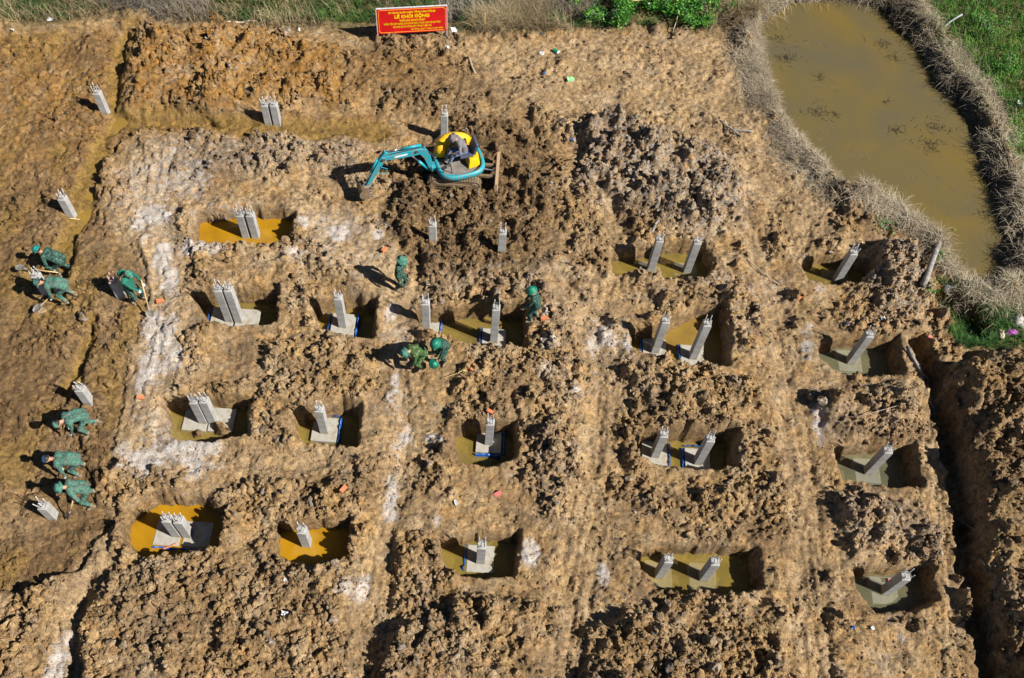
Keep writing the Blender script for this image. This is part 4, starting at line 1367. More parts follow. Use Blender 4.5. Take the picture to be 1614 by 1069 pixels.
M_SKIN = flat_mat('skin', (0.45, 0.24, 0.15), 0.6, var=0.1)
M_HAIR = flat_mat('black_hair', (0.015, 0.013, 0.012), 0.6)
M_BOOT = flat_mat('muddy_boot', (0.16, 0.14, 0.10), 0.8, scale=15, col2=(0.24, 0.17, 0.09))
M_GLOVE = flat_mat('white_glove', (0.62, 0.62, 0.62), 0.8)
M_EYE = flat_mat('eye', (0.02, 0.015, 0.01), 0.2)
CAMO_DARK = camo_mat('dark_camouflage', [(0.010, 0.055, 0.045), (0.008, 0.028, 0.030), (0.03, 0.085, 0.055), (0.010, 0.016, 0.020), (0.075, 0.14, 0.10)], 13)
CAMO_PALE = camo_mat('pale_camouflage', [(0.034, 0.118, 0.088), (0.095, 0.092, 0.078), (0.018, 0.065, 0.05), (0.14, 0.15, 0.13), (0.05, 0.175, 0.125)], 13)
CAMO_GREEN = camo_mat('bright_camouflage', [(0.03, 0.115, 0.03), (0.02, 0.05, 0.02), (0.12, 0.19, 0.07), (0.05, 0.045, 0.025)], 15)
M_GSHIRT = flat_mat('plain_green_cloth', (0.008, 0.135, 0.09), 0.85, scale=6, col2=(0.006, 0.09, 0.062))
M_GREY = flat_mat('grey_jacket', (0.17, 0.15, 0.16), 0.85, scale=6)
M_JEAN = flat_mat('blue_jeans', (0.17, 0.25, 0.42), 0.85, scale=7, col2=(0.08, 0.12, 0.22))
M_HELM = flat_mat('green_helmet', (0.006, 0.16, 0.10), 0.5, scale=3, var=0.05)
M_HELMT = flat_mat('teal_helmet', (0.008, 0.20, 0.18), 0.5, scale=3, var=0.05)
M_HATC = camo_mat('hat_camouflage', [(0.03, 0.18, 0.13), (0.03, 0.07, 0.06), (0.12, 0.22, 0.17)], 20)
M_NAVY = flat_mat('navy_cap', (0.012, 0.05, 0.13), 0.8)


def hat_mesh(kind):
    b = MB()
    if kind == 'helmet':      # domed helmet with a narrow sloping brim
        b.lathe([(0.178, -0.035), (0.180, -0.027), (0.122, 0.008), (0.116, 0.05), (0.098, 0.09), (0.06, 0.115), (0.0, 0.122)], 24, sx=1.1)
        b.lathe([(0.178, -0.035), (0.118, 0.002), (0.11, 0.0)], 24, sx=1.1)
    elif kind == 'boonie':
        b.lathe([(0.185, -0.04), (0.186, -0.033), (0.118, 0.0), (0.112, 0.075), (0.095, 0.092), (0.0, 0.097)], 24, sx=1.06, zf=lambda t, r, z: z + (0.02 * math.sin(2 * t) if r > 0.15 else 0))
        b.lathe([(0.185, -0.04), (0.11, -0.005)], 24, sx=1.06, zf=lambda t, r, z: z + (0.02 * math.sin(2 * t) if r > 0.15 else 0))
    else:                     # cap with a peak
        b.lathe([(0.112, -0.02), (0.114, 0.03), (0.098, 0.075), (0.05, 0.10), (0.0, 0.105)], 20, sx=1.06)
        b.prism([(0.10, -0.075, -0.012), (0.17, -0.06, -0.02), (0.19, 0.0, -0.022), (0.17, 0.06, -0.02), (0.10, 0.075, -0.012)], (0, 0, 0.008))
    return b


def person(loc, yaw, label, feet=((0.02, 0.12), (-0.02, -0.12)), pelvis=(0.0, 0.90), lean=5, curl=0, hands=None, look=0, turn=0.0, side=0.0,
           top=None, legs=None, hat='helmet', hatmat=None, gloves=False, seated=None, knee=(1, 0, 0), group='workers on the site', extra=None, neckback=0):
    caps = []
    add = lambda a, b_, ra, rb, m, k=0.03: caps.append((np.array(a, float), np.array(b_, float), ra, rb, m, k))
    P = np.array([pelvis[0], 0.0, pelvis[1]])
    l1 = math.radians(lean - curl * 0.5); l2 = math.radians(lean + curl * 0.5)
    sd_a = math.radians(side)

    def dirn(a):
        v = np.array([math.sin(a), 0, math.cos(a)])
        return np.array([v[0], v[2] * math.sin(sd_a), v[2] * math.cos(sd_a)])
    mid = P + dirn(l1) * 0.24
    ch = mid + dirn(l2) * 0.24
    nk = ch + dirn(l2) * 0.08
    tw = math.radians(turn)
    Lv = np.array([0, 1.0, 0]); Lc = np.array([-math.sin(tw), math.cos(tw), 0])
    # trunk
    for s in (-1, 1):
        add(P + Lv * s * 0.07, mid + Lv * s * 0.075, 0.115, 0.105, 1 if s else 1, 0.05)
        add(mid + Lv * s * 0.075, ch + Lc * s * 0.085, 0.11, 0.115, 0, 0.05)
        add(P + Lv * s * 0.07 + dirn(l1) * 0.06, mid + Lv * s * 0.07, 0.122, 0.112, 0, 0.05)
    add(ch + Lc * 0.16 + dirn(l2) * 0.02, ch - Lc * 0.16 + dirn(l2) * 0.02, 0.075, 0.075, 0, 0.05)
    hl = math.radians(lean + curl * 0.5 - neckback + look)
    hd = nk + dirn(l2) * 0.05 + dirn(hl) * 0.07
    add(nk - dirn(l2) * 0.05, hd, 0.058, 0.052, 2, 0.02)
    # head: skull, jaw, nose, ears
    hu = np.array([math.sin(hl), 0, math.cos(hl)]); hf = np.array([math.cos(hl), 0, -math.sin(hl)])
    sk = hd + hu * 0.085
    add(sk - hf * 0.02, sk + hf * 0.02, 0.088, 0.084, 2, 0.02)
    add(sk - hf * 0.03 + hu * 0.012, sk - hf * 0.01 + hu * 0.03, 0.093, 0.085, 5, 0.01)
    add(sk + hf * 0.03 - hu * 0.05, sk + hf * 0.055 - hu * 0.095, 0.062, 0.038, 2, 0.02)
    add(sk + hf * 0.098 - hu * 0.005, sk + hf * 0.115 - hu * 0.035, 0.012, 0.017, 2, 0.01)
    add(sk + hf * 0.092 - hu * 0.075 + Lv * 0.018, sk + hf * 0.092 - hu * 0.075 - Lv * 0.018, 0.010, 0.010, 6, 0.006)
    for s in (-1, 1):
        add(sk + Lv * s * 0.092 - hf * 0.01, sk + Lv * s * 0.096 - hf * 0.015 - hu * 0.035, 0.016, 0.012, 2, 0.008)
    # legs
    for i, s in enumerate((1, -1)):
        hip = P + Lv * s * 0.09 - np.array([0, 0, 0.03])
        fz = seated[i] if seated else 0.0
        an = np.array([feet[i][0], feet[i][1], 0.09 + fz])
        kn, an = ik(hip, an, 0.42, 0.41, np.array(knee) + np.array([0, 0.15 * s, 0]))
        add(hip, kn, 0.098, 0.070, 1, 0.04); add(kn, an + np.array([0, 0, 0.06]), 0.068, 0.055, 1, 0.03)
        add(an + np.array([0, 0, 0.10]), an, 0.056, 0.050, 3, 0.02)
        fd = np.array([0.13, 0.03 * s, -0.055]); hb = np.array([-0.05, 0, -0.05])
        add(an + hb, an + fd, 0.042, 0.034, 3, 0.03)
    # arms and hands
    hands = hands or ((0.06, 0.27, 0.80), (0.06, -0.27, 0.80))
    for i, s in enumerate((1, -1)):
        sh = ch + Lc * s * 0.19 + dirn(l2) * 0.01
        wr_t = np.array(hands[i], float)
        el, wr = ik(sh, wr_t, 0.285, 0.255, np.array([-0.5, 0.75 * s, -0.35]))
        add(sh, el, 0.066, 0.050, 0, 0.035); add(el, wr, 0.050, 0.038, 0, 0.02)
        hdv = (wr - el); hdv /= np.linalg.norm(hdv)
        hm = 4
        side_v = np.cross(hdv, np.array([1.0, 0, 0.2])); side_v /= np.linalg.norm(side_v) + 1e-9
        nrm = np.cross(side_v, hdv) * s
        pb = wr + hdv * 0.02; pe = wr + hdv * 0.085
        for q in (-1, 1):
            add(pb + side_v * q * 0.014, pe + side_v * q * 0.026, 0.024, 0.020, hm, 0.012)
        for q, ln in enumerate((0.062, 0.072, 0.068, 0.052)):
            r0 = pe + side_v * (-0.036 + 0.024 * q); k1 = r0 + (hdv * 0.75 + nrm * 0.55) * ln * 0.55; k2 = k1 + (hdv * 0.05 + nrm * 1.0) * ln * 0.5
            add(r0, k1, 0.0115, 0.0105, hm, 0.004); add(k1, k2, 0.0105, 0.009, hm, 0.004)
        th0 = pb + side_v * -0.03; th1 = th0 + (hdv * 0.5 - side_v * 0.6 + nrm * 0.4) * 0.045
        add(th0, th1, 0.014, 0.0115, hm, 0.006); add(th1, th1 + (hdv * 0.6 + nrm * 0.6) * 0.035, 0.0115, 0.0095, hm, 0.004)
    V, F, lab = body_mesh(caps)
    o = mesh_np('person', V, F, [top, legs, M_SKIN, M_BOOT, M_GLOVE if gloves else M_SKIN, M_HAIR, flat_lip], True)
    o.data.polygons.foreach_set('material_index', lab.astype(np.int32))
    o.location = loc; o.rotation_euler = (0, 0, math.radians(yaw))
    tag(o, label, 'person', group)
    for s in (-1, 1):
        b = MB(); c_ = sk + hf * 0.086 + hu * 0.005 + Lv * s * 0.034
        b.tube([c_, c_ + hf * 0.012], 0.012, 8); b.build('eye', M_EYE, o)
    if hat:
        hm_ = hat_mesh(hat).build({'helmet': 'helmet', 'boonie': 'brimmed_hat', 'cap': 'cap'}[hat], hatmat or M_HELM, o, True)
        hm_.scale = (0.94,) * 3; hm_.location = sk + hu * 0.03; hm_.rotation_euler = (0, hl, 0)
    o.scale = (0.97,) * 3
    return o, nk


flat_lip = flat_mat('lips', (0.36, 0.14, 0.11), 0.6)


def shovel(a, b_, label, dull=False):
    """a: grip end, b_: blade end, world points"""
    a, b_ = Vector(a), Vector(b_)
    d = (b_ - a); L = d.length; d.normalize()
    t = empty('shovel', b_)
    t.rotation_mode = 'QUATERNION'; t.rotation_quaternion = (-d).to_track_quat('Z', 'Y')
    tag(t, label, 'shovel', 'shovels held by the soldiers')
    m = MB(); m.tube([(0, 0, 0.24), (0, 0, L * 0.6), (0, 0, L)], [0.019, 0.019, 0.017], 8); m.build('handle', M_BAMBOO, t, True)
    m = MB(); m.tube([(0, 0, 0.20), (0, 0, 0.36)], [0.03, 0.023], 8); m.build('socket', M_GREYWOOD, t, True)
    m = MB(); pts = []; n = 7
    vs = []; fs = []
    rows = [(0.24, 0.10), (0.16, 0.115), (0.05, 0.10), (-0.01, 0.05), (-0.03, 0.01)]
    for z, hw in rows:
        for i in range(n):
            u = -1 + 2 * i / (n - 1); vs.append((u * hw, 0.03 * u * u, z))
    k = len(vs)
    vs += [(v[0], v[1] + 0.006, v[2]) for v in vs]
    for r in range(len(rows) - 1):
        for i in range(n - 1):
            q = r * n + i
            fs += [(q, q + 1, q + n + 1, q + n), (k + q, k + q + n, k + q + n + 1, k + q + 1)]
    m.add(vs, fs); m.build('blade', M_STEELD, t)
    return t


M_STEELD = flat_mat('muddy_steel', (0.24, 0.23, 0.21), 0.6, metal=0.3, scale=12, col2=(0.20, 0.15, 0.09))


def wloc(o, p):
    """local point of a person -> world"""
    yaw = o.rotation_euler[2]
    return Vector((o.location[0] + p[0] * math.cos(yaw) - p[1] * math.sin(yaw), o.location[1] + p[0] * math.sin(yaw) + p[1] * math.cos(yaw), o.location[2] + p[2]))


def stand_at(x, y):
    p = gp(x, y); return (p[0], p[1], gz(p[0], p[1]) + 0.01)


# 1 bending with the long-handled shovel
o, _ = person(stand_at(106, 432), 172, 'soldier in dark camouflage bent over, teal helmet, long yellow shovel held level', feet=((0.14, 0.16), (-0.22, -0.10)), pelvis=(-0.10, 0.80), lean=66, curl=22, neckback=28,
              hands=((0.10, 0.32, 0.62), (0.52, 0.30, 0.60)), top=CAMO_DARK, legs=CAMO_DARK, hatmat=M_HELMT, knee=(1, 0, 0))
shovel(wloc(o, (-0.10, 0.37, 0.62)), wloc(o, (1.30, 0.36, 0.42)), 'long shovel with a yellow handle held level by the helmeted soldier')
# 2
o, _ = person(stand_at(111, 472), 188, 'soldier in pale camouflage stooping with white gloves and a brimmed hat, by the left edge', feet=((0.08, 0.15), (-0.12, -0.13)), pelvis=(-0.10, 0.80), lean=72, curl=32, neckback=10,
              hands=((0.42, 0.20, 0.28), (0.36, -0.16, 0.34)), top=CAMO_PALE, legs=CAMO_PALE, hat='boonie', hatmat=M_HATC, gloves=True)
shovel(wloc(o, (0.22, -0.10, 0.42)), wloc(o, (0.95, 0.42, 0.06)), 'shovel in the white gloved hands of the stooping soldier')
# 3
o, nk = person(stand_at(217, 475), -18, 'soldier in a plain green shirt digging, helmet slung on his back', feet=((0.10, 0.15), (-0.10, -0.12)), pelvis=(-0.02, 0.86), lean=9, curl=14, neckback=0, look=14,
              hands=((0.36, 0.16, 0.98), (0.42, -0.06, 0.80)), top=M_GSHIRT, legs=CAMO_DARK, hat='cap', hatmat=M_HATC, gloves=True)
sh = hat_mesh('helmet').build('slung_helmet', M_HELM, o, True); sh.location = (nk[0] - 0.23, 0.05, nk[2] - 0.06); sh.rotation_euler = (0, -1.0, 0)
shovel(wloc(o, (0.36, 0.18, 1.12)), wloc(o, (0.66, -0.34, 0.0)), 'shovel upright in the gloved hands of the soldier in green')
# 4 standing
person(stand_at(631, 456), -12, 'soldier standing upright alone in dark camouflage, looking to the right', lean=6, look=18, hands=((0.16, 0.22, 0.95), (0.10, -0.26, 0.86)), feet=((0.10, 0.09), (-0.08, -0.09)),
       top=CAMO_DARK, legs=CAMO_DARK, hat='boonie', hatmat=M_HATC)
# 5 and 6 crouched side by side
person(stand_at(664, 576), 215, 'soldier in bright green camouflage bending down beside the one with a domed helmet', lean=48, curl=28, neckback=-5, feet=((0.06, 0.14), (-0.08, -0.13)), pelvis=(-0.08, 0.80),
       hands=((0.38, 0.16, 0.44), (0.40, -0.12, 0.48)), top=CAMO_GREEN, legs=CAMO_GREEN, hat='boonie', hatmat=M_HATC)
o, _ = person(stand_at(699, 566), 238, 'soldier with a round green helmet leaning down, holding a second helmet', lean=36, curl=20, neckback=22, feet=((0.10, 0.13), (-0.10, -0.14)), pelvis=(-0.05, 0.84),
              hands=((0.42, 0.12, 0.58), (0.36, -0.14, 0.50)), top=CAMO_DARK, legs=CAMO_DARK, hatmat=M_HELM)
hp = wloc(o, (0.52, 0.06, 0.50))
hh_ = hat_mesh('helmet').build('loose_helmet', M_HELM, None, True); hh_.scale = (0.85,) * 3; hh_.location = hp; hh_.rotation_euler = (0.5, 0.6, 0)
tag(hh_, 'green helmet carried in the hand of the leaning soldier', 'helmet')
# 7 at the rim
person(stand_at(842, 503), 182, 'soldier in dark camouflage with a green helmet standing at the right pit rim', lean=16, curl=8, hands=((0.40, 0.16, 0.82), (0.34, -0.18, 0.78)), feet=((0.12, 0.10), (-0.08, -0.09)),
       top=CAMO_DARK, legs=CAMO_DARK, hatmat=M_HELM, pelvis=(-0.02, 0.89))
# 8 - 10 lower left
person(stand_at(144, 674), 222, 'soldier in camouflage doubled over below the short column, one leg stretched out', lean=62, curl=35, neckback=0, feet=((0.15, 0.20), (-0.24, 0.02)), pelvis=(-0.04, 0.80),
       hands=((0.52, 0.12, 0.42), (0.50, -0.10, 0.40)), top=CAMO_PALE, legs=CAMO_PALE, hat='cap', hatmat=M_HATC, gloves=True)
person(stand_at(131, 744), 190, 'soldier in camouflage bent forward with a navy cap and white gloves', lean=70, curl=25, neckback=4, feet=((0.08, 0.14), (-0.10, -0.14)), pelvis=(-0.10, 0.82),
       hands=((0.30, 0.30, 0.34), (0.42, 0.06, 0.36)), top=CAMO_PALE, legs=CAMO_PALE, hat='cap', hatmat=M_NAVY, gloves=True)
o, _ = person(stand_at(148, 788), 206, 'soldier scraping the mud with a shovel above the lower left column', lean=40, curl=26, neckback=4, feet=((0.06, 0.22), (-0.10, -0.18)), pelvis=(-0.04, 0.82),
              hands=((0.30, 0.22, 0.78), (0.46, 0.10, 0.52)), top=CAMO_PALE, legs=CAMO_PALE, hat='boonie', hatmat=M_HATC)
shovel(wloc(o, (0.26, 0.24, 0.95)), wloc(o, (0.72, 0.26, 0.0)), 'shovel with a pale handle scraping the mud beside the lower left column')
# driver, seated in the machine
dx_ = -0.16
drv, _ = person((EX[0] + dx_ * ca, EX[1] + dx_ * sa, EZ + 0.5 + 0.13), math.degrees(SWG), 'driver in a grey jacket and blue jeans sitting in the small excavator', lean=24, curl=22, look=18, pelvis=(0.0, 0.53), feet=((0.52, 0.13), (0.56, -0.10)),
                hands=((0.42, 0.20, 0.62), (0.44, -0.12, 0.62)), top=M_GREY, legs=M_JEAN, hat='boonie', hatmat=M_GREY, knee=(0.6, 0, 1))

# ------------------------------------------------------------------ vegetation
def blades(x, y, z, length, width, lean, tint, nseg=2, droop=0.5, az=None, r=rng):
    """ribbons that bend over; returns V, F (quads), tint per vertex"""
    n = len(x)
    az = r.random(n) * 6.283 if az is None else az
    dx, dy = np.cos(az), np.sin(az)
    wx_, wy_ = -dy * width / 2, dx * width / 2
    V = np.zeros((n, (nseg + 1) * 2, 3)); ang = lean.copy(); px = x.copy(); py = y.copy(); pz = z.copy()
    for k in range(nseg + 1):
        f = 1 - 0.75 * k / nseg
        V[:, 2 * k] = np.stack([px - wx_ * f, py - wy_ * f, pz], 1); V[:, 2 * k + 1] = np.stack([px + wx_ * f, py + wy_ * f, pz], 1)
        sl = length / nseg
        px = px + dx * np.sin(ang) * sl; py = py + dy * np.sin(ang) * sl; pz = pz + np.cos(ang) * sl
        ang = ang + droop * (0.6 + 0.8 * r.random(n))
    base = np.array([(2 * k, 2 * k + 1, 2 * k + 3, 2 * k + 2) for k in range(nseg)])
    F = base[None] + (np.arange(n) * (nseg + 1) * 2)[:, None, None]
    return V.reshape(-1, 3), F.reshape(-1, 4), np.repeat(tint, (nseg + 1) * 2)


def in_px(polys, n, r=rng, jit=0.0):
    out = []
    tot = 0
    for P in polys:
        P = np.array(P, float); lo = P.min(0); hi = P.max(0)
        p = r.uniform(lo, hi, (n * 4, 2))
        k = poly_sd(P, p[:, 0], p[:, 1], 5.0) > 0
        out.append(p[k][:n])
    p = np.concatenate(out)
    d = ROT @ np.stack([p[:, 0] - CXP, -(p[:, 1] - CYP), np.full(len(p), -FPX)])
    t = -CAM_H / d[2]
    return d[0] * t, d[1] * t


def near_line(P, hw, n, r=rng):
    P = W(P)
    seg = np.linalg.norm(np.diff(P, axis=0), axis=1); s = r.random(n) * seg.sum(); c = np.concatenate([[0], np.cumsum(seg)])
    i = np.clip(np.searchsorted(c, s) - 1, 0, len(seg) - 1); u = (s - c[i]) / seg[i]
    q = P[i] + (P[i + 1] - P[i]) * u[:, None]
    q += r.normal(size=(n, 2)) * hw * 0.5
    return q[:, 0], q[:, 1]


def clump(x, y, s, seed, thr):
    k = fbm(x, y, s, seed, 3) + 0.25 * rng.random(len(x)) > thr
    return x[k], y[k]


M_GRASS = veg_mat('green_grass', (0.014, 0.055, 0.016), (0.038, 0.115, 0.022), (0.12, 0.22, 0.035))
M_MEADOW = veg_mat('meadow_green', (0.022, 0.085, 0.012), (0.06, 0.185, 0.022), (0.16, 0.33, 0.045))
M_DRY = veg_mat('dry_grass', (0.15, 0.115, 0.065), (0.32, 0.245, 0.13), (0.50, 0.40, 0.24))
M_STRAW = veg_mat('dead_straw', (0.11, 0.088, 0.062), (0.31, 0.25, 0.17), (0.62, 0.53, 0.38), 0.15)
M_LEAF = veg_mat('broad_leaves', (0.012, 0.07, 0.012), (0.045, 0.20, 0.02), (0.20, 0.42, 0.04), 0.25, 0.4)
M_WEED = veg_mat('rotting_weed', (0.018, 0.016, 0.010), (0.05, 0.04, 0.02), (0.2, 0.16, 0.1))
M_TWIG = veg_mat('dead_twigs', (0.12, 0.10, 0.085), (0.26, 0.22, 0.18), (0.42, 0.37, 0.31))


def veg(name, x, y, L, wd, lean, mat, nseg=2, droop=0.5, lift=0.0, tintbias=0.0, par=None):
    n = len(x)
    z = samp(Z2, x, y) - 0.01 + lift * rng.random(n)
    tint = np.clip(0.5 + 0.4 * fbm(x, y, 1.1, 300, 2) + rng.normal(size=n) * 0.2 + tintbias, 0, 1)
    V, F, T = blades(x, y, z, L, wd, lean, tint, nseg, droop)
    o = mesh_np(name, V, F, mat, True, par)
    a = o.data.attributes.new('tint', 'FLOAT', 'POINT'); a.data.foreach_set('value', T.astype(np.float32))
    tag(o, kind='stuff')
    return o


U = rng.random
TOPG = [[(-120, -60), (320, -60), (310, 18), (190, 14), (110, 34), (-120, 38)], [(300, -60), (600, -60), (600, 36), (400, 34), (300, 22)],
        [(600, -60), (940, -60), (940, 44), (720, 50), (690, 30), (600, 20)], [(900, -60), (1180, -60), (1150, 30), (1060, 44), (930, 46)]]
x, y = in_px(TOPG, 10000); x, y = clump(x, y, 1.1, 301, -0.14)
veg('green_grass', x, y, 0.14 + 0.26 * U(len(x)), 0.016 + 0.012 * U(len(x)), 0.2 + 0.5 * U(len(x)), M_GRASS)
x, y = in_px([[(1450, -80), (1900, -80), (1900, 330), (1614, 250), (1575, 170), (1530, 95), (1465, 15)]], 26000); x, y = clump(x, y, 1.6, 305, -0.32)
veg('meadow_grass', x, y, 0.16 + 0.34 * U(len(x)), 0.02 + 0.016 * U(len(x)), 0.15 + 0.5 * U(len(x)), M_MEADOW, tintbias=0.12)
x, y = in_px([[(1500, 500), (1614, 480), (1700, 540), (1560, 556), (1510, 540)], [(1490, 522), (1540, 495), (1570, 545), (1510, 552)], [(1470, 440), (1560, 450), (1614, 440), (1640, 520), (1520, 520)]], 2200)
veg('weedy_grass', x, y, 0.1 + 0.2 * U(len(x)), 0.02 + 0.012 * U(len(x)), 0.3 + 0.5 * U(len(x)), M_GRASS)
x, y = in_px([[(-120, -60), (620, -60), (620, 40), (450, 48), (400, 46), (200, 22), (100, 40), (-120, 48)], [(690, 0), (930, 0), (930, 52), (700, 56)], [(1100, 0), (1180, -20), (1190, 30), (1120, 45)]], 9000); x, y = clump(x, y, 0.9, 311, 0.02)
veg('dry_grass', x, y, 0.30 + 0.55 * U(len(x)), 0.014 + 0.010 * U(len(x)), 0.1 + 0.7 * U(len(x)), M_DRY, 3, 0.45)
x, y = in_px([[(680, -40), (940, -40), (940, 22), (690, 26)], [(120, -20), (330, -20), (330, 30), (190, 20)]], 2200)
veg('dead_twigs', x, y, 0.4 + 0.7 * U(len(x)), 0.014 + 0.012 * U(len(x)), 0.2 + 0.8 * U(len(x)), M_TWIG, 3, 0.3)
# straw round the pond
def straw(P, hw, n, ln, wd, lean, droop, thr, lift, name='dead_straw', bias=0.0):
    x, y = near_line(P, hw, n)
    k = samp(Z2, x, y) > -0.52; x, y = x[k], y[k]
    x, y = clump(x, y, 1.3, 320, thr - 0.10)
    m = len(x)
    veg(name, x, y, ln[0] + ln[1] * U(m) ** 2, wd + 0.6 * wd * U(m), lean[0] + lean[1] * U(m), M_STRAW, 3 if ln[1] > 0.5 else 2, droop, lift, bias)


straw([(1190, 30), (1186, 100), (1212, 172), (1262, 245), (1326, 306)], 0.85, 21000, (0.08, 0.34), 0.011, (1.0, 0.55), 0.25, -0.05, 0.05, 'straw_litter')
straw([(1330, 300), (1370, 322), (1420, 345), (1478, 388)], 0.55, 7000, (0.15, 0.6), 0.011, (0.7, 0.8), 0.4, 0.0, 0.06)
straw([(1395, -8), (1450, 40), (1500, 120), (1545, 190), (1580, 260), (1603, 340), (1612, 420), (1590, 480)], 0.95, 17000, (0.12, 0.65), 0.011, (0.5, 1.0), 0.6, 0.0, 0.12)
straw([(1410, -8), (1462, 40), (1512, 110), (1560, 190), (1600, 260), (1630, 340)], 1.1, 8000, (0.1, 0.3), 0.012, (0.8, 0.8), 0.3, -0.2, 0.05, 'straw_litter', 0.2)
straw([(1140, -10), (1190, 15), (1260, -8), (1400, -14)], 0.7, 5000, (0.2, 0.8), 0.012, (0.4, 1.0), 0.5, -0.15, 0.1)
straw([(1480, 395), (1505, 450), (1560, 470), (1620, 470)], 0.7, 5500, (0.12, 0.5), 0.011, (0.4, 1.0), 0.5, -0.15, 0.08)
x, y = near_line([(1450, 20), (1515, 100), (1570, 185), (1614, 260)], 1.0, 2600); x, y = clump(x, y, 0.8, 340, 0.1)
veg('green_grass', x, y, 0.1 + 0.2 * U(len(x)), np.full(len(x), 0.02), 0.3 + 0.5 * U(len(x)), M_MEADOW)
# bits floating in the pond
x, y = in_px([POND], 500); x, y = clump(x, y, 1.2, 330, 0.42)
z = np.full(len(x), -0.494)
V, F, T = blades(x, y, z, 0.15 + 0.3 * U(len(x)), np.full(len(x), 0.016), np.full(len(x), 1.53), U(len(x)) * 0.5, 2, 0.0)
o = mesh_np('floating_stalks', V, F, M_TWIG, True); a = o.data.attributes.new('tint', 'FLOAT', 'POINT'); a.data.foreach_set('value', T.astype(np.float32)); tag(o, kind='stuff')


xs, ys = [], []
for cx_, cy_, r_, n in ((1240, 92, 0.28, 60), (1228, 62, 0.35, 40), (1292, 122, 0.12, 20), (1290, 178, 0.25, 45), (1316, 182, 0.08, 14), (1412, 205, 0.16, 30), (1475, 200, 0.35, 50), (1466, 224, 0.3, 40), (1398, 160, 0.06, 12), (1412, 92, 0.2, 30), (1395, 70, 0.3, 40), (1470, 236, 0.2, 20), (1362, 290, 0.15, 24), (1555, 338, 0.2, 30)):
    p0 = at(cx_, cy_, -0.5); xs.append(p0[0] + rng.standard_t(2.2, size=n).clip(-4, 4) * r_ * 0.7); ys.append(p0[1] + rng.standard_t(2.2, size=n).clip(-4, 4) * r_ * 0.4)
x = np.concatenate(xs); y = np.concatenate(ys)
V, F, T = blades(x, y, np.full(len(x), -0.492), 0.10 + 0.25 * U(len(x)), np.full(len(x), 0.013), np.full(len(x), 1.5), U(len(x)) ** 2 * 0.7, 2, 0.0)
o = mesh_np('sunken_weed', V, F, M_WEED, True); a = o.data.attributes.new('tint', 'FLOAT', 'POINT'); a.data.foreach_set('value', T.astype(np.float32)); tag(o, kind='stuff')


def shrub(px_, py_, w_, h_, nleaf, label, leaf=0.09):
    p = gp(px_, py_)
    t = empty('leafy_shrub', (p[0], p[1], p[2])); tag(t, label, 'shrub', 'green plants along the edges')
    tips = []
    ns = max(3, int(nleaf / 90))
    for s in range(ns):
        a = rng.random() * 6.28; r_ = rng.random() ** 0.5 * w_ * 0.5
        tip = (math.cos(a) * r_, math.sin(a) * r_ * 0.7, h_ * (0.6 + 0.4 * rng.random()))
        b = MB(); b.tube([(tip[0] * 0.15, tip[1] * 0.15, -0.05), (tip[0] * 0.5, tip[1] * 0.5, tip[2] * 0.6), tip], [0.016, 0.012, 0.006], 5)
        b.build('stem', M_GREYWOOD, t); tips.append(tip)
    tips = np.array(tips)
    c = tips[rng.integers(0, ns, nleaf)]
    f = 0.35 + 0.65 * rng.random((nleaf, 1)) ** 0.6
    c = c * np.concatenate([0.5 + 0.5 * f, 0.5 + 0.5 * f, f], 1) + rng.normal(size=(nleaf, 3)) * np.array([0.13, 0.13, 0.07])
    c[:, 2] = np.maximum(c[:, 2], 0.03)
    R = rots(nleaf, rng)
    s_ = leaf * (0.6 + 0.8 * rng.random(nleaf))
    lv = np.array([(0, 0, 0), (0.35, 0.33, 0.10), (1, 0, -0.02), (0.35, -0.33, 0.10), (0.45, 0, 0.02)])
    V = np.einsum('nij,kj->nki', R, lv) * s_[:, None, None] + c[:, None, :]
    F = np.array([(0, 1, 4), (1, 2, 4), (0, 4, 3), (4, 2, 3)])[None] + (np.arange(nleaf) * 5)[:, None, None]
    o = mesh_np('foliage', V.reshape(-1, 3), F.reshape(-1, 3), M_LEAF, False, t)
    a = o.data.attributes.new('tint', 'FLOAT', 'POINT'); a.data.foreach_set('value', np.repeat(rng.random(nleaf) ** 1.2, 5).astype(np.float32))
    o['kind'] = 'stuff'
    return t


shrub(955, 34, 1.9, 0.75, 1200, 'leafy green shrub at the left end of the hedge, beside the bamboo stick')
shrub(1000, 8, 2.2, 0.8, 1300, 'leafy green shrub at the top edge behind the bamboo stick')
shrub(1050, 14, 2.2, 0.75, 1300, 'broad leaved shrub at the top edge, right above the leaning twig')
shrub(1085, 34, 2.0, 0.65, 1100, 'low green shrub in front of the hedge, just right of the leaning twig')
shrub(1118, 18, 2.0, 0.75, 1100, 'leafy green shrub at the right end of the hedge')
shrub(915, 8, 1.6, 0.7, 600, 'sparse yellow green shrub at the top edge, left of the hedge')
shrub(1558, 48, 1.6, 0.6, 700, 'dark green bush in the meadow beside the curved pipe', 0.06)
shrub(1590, 110, 1.5, 0.5, 600, 'dark green bush in the meadow near the right edge', 0.06)
shrub(1493, 382, 0.4, 0.4, 60, 'small bright green plant at the upper end of the wooden log', 0.08)
shrub(1466, 458, 0.35, 0.3, 50, 'small green plant at the foot of the wooden log', 0.08)
shrub(1392, 358, 0.6, 0.3, 60, 'small green plant in the dead grass at the near pond bank', 0.09)
shrub(1482, 408, 0.3, 0.25, 40, 'tiny green plant beside the middle of the wooden log', 0.07)

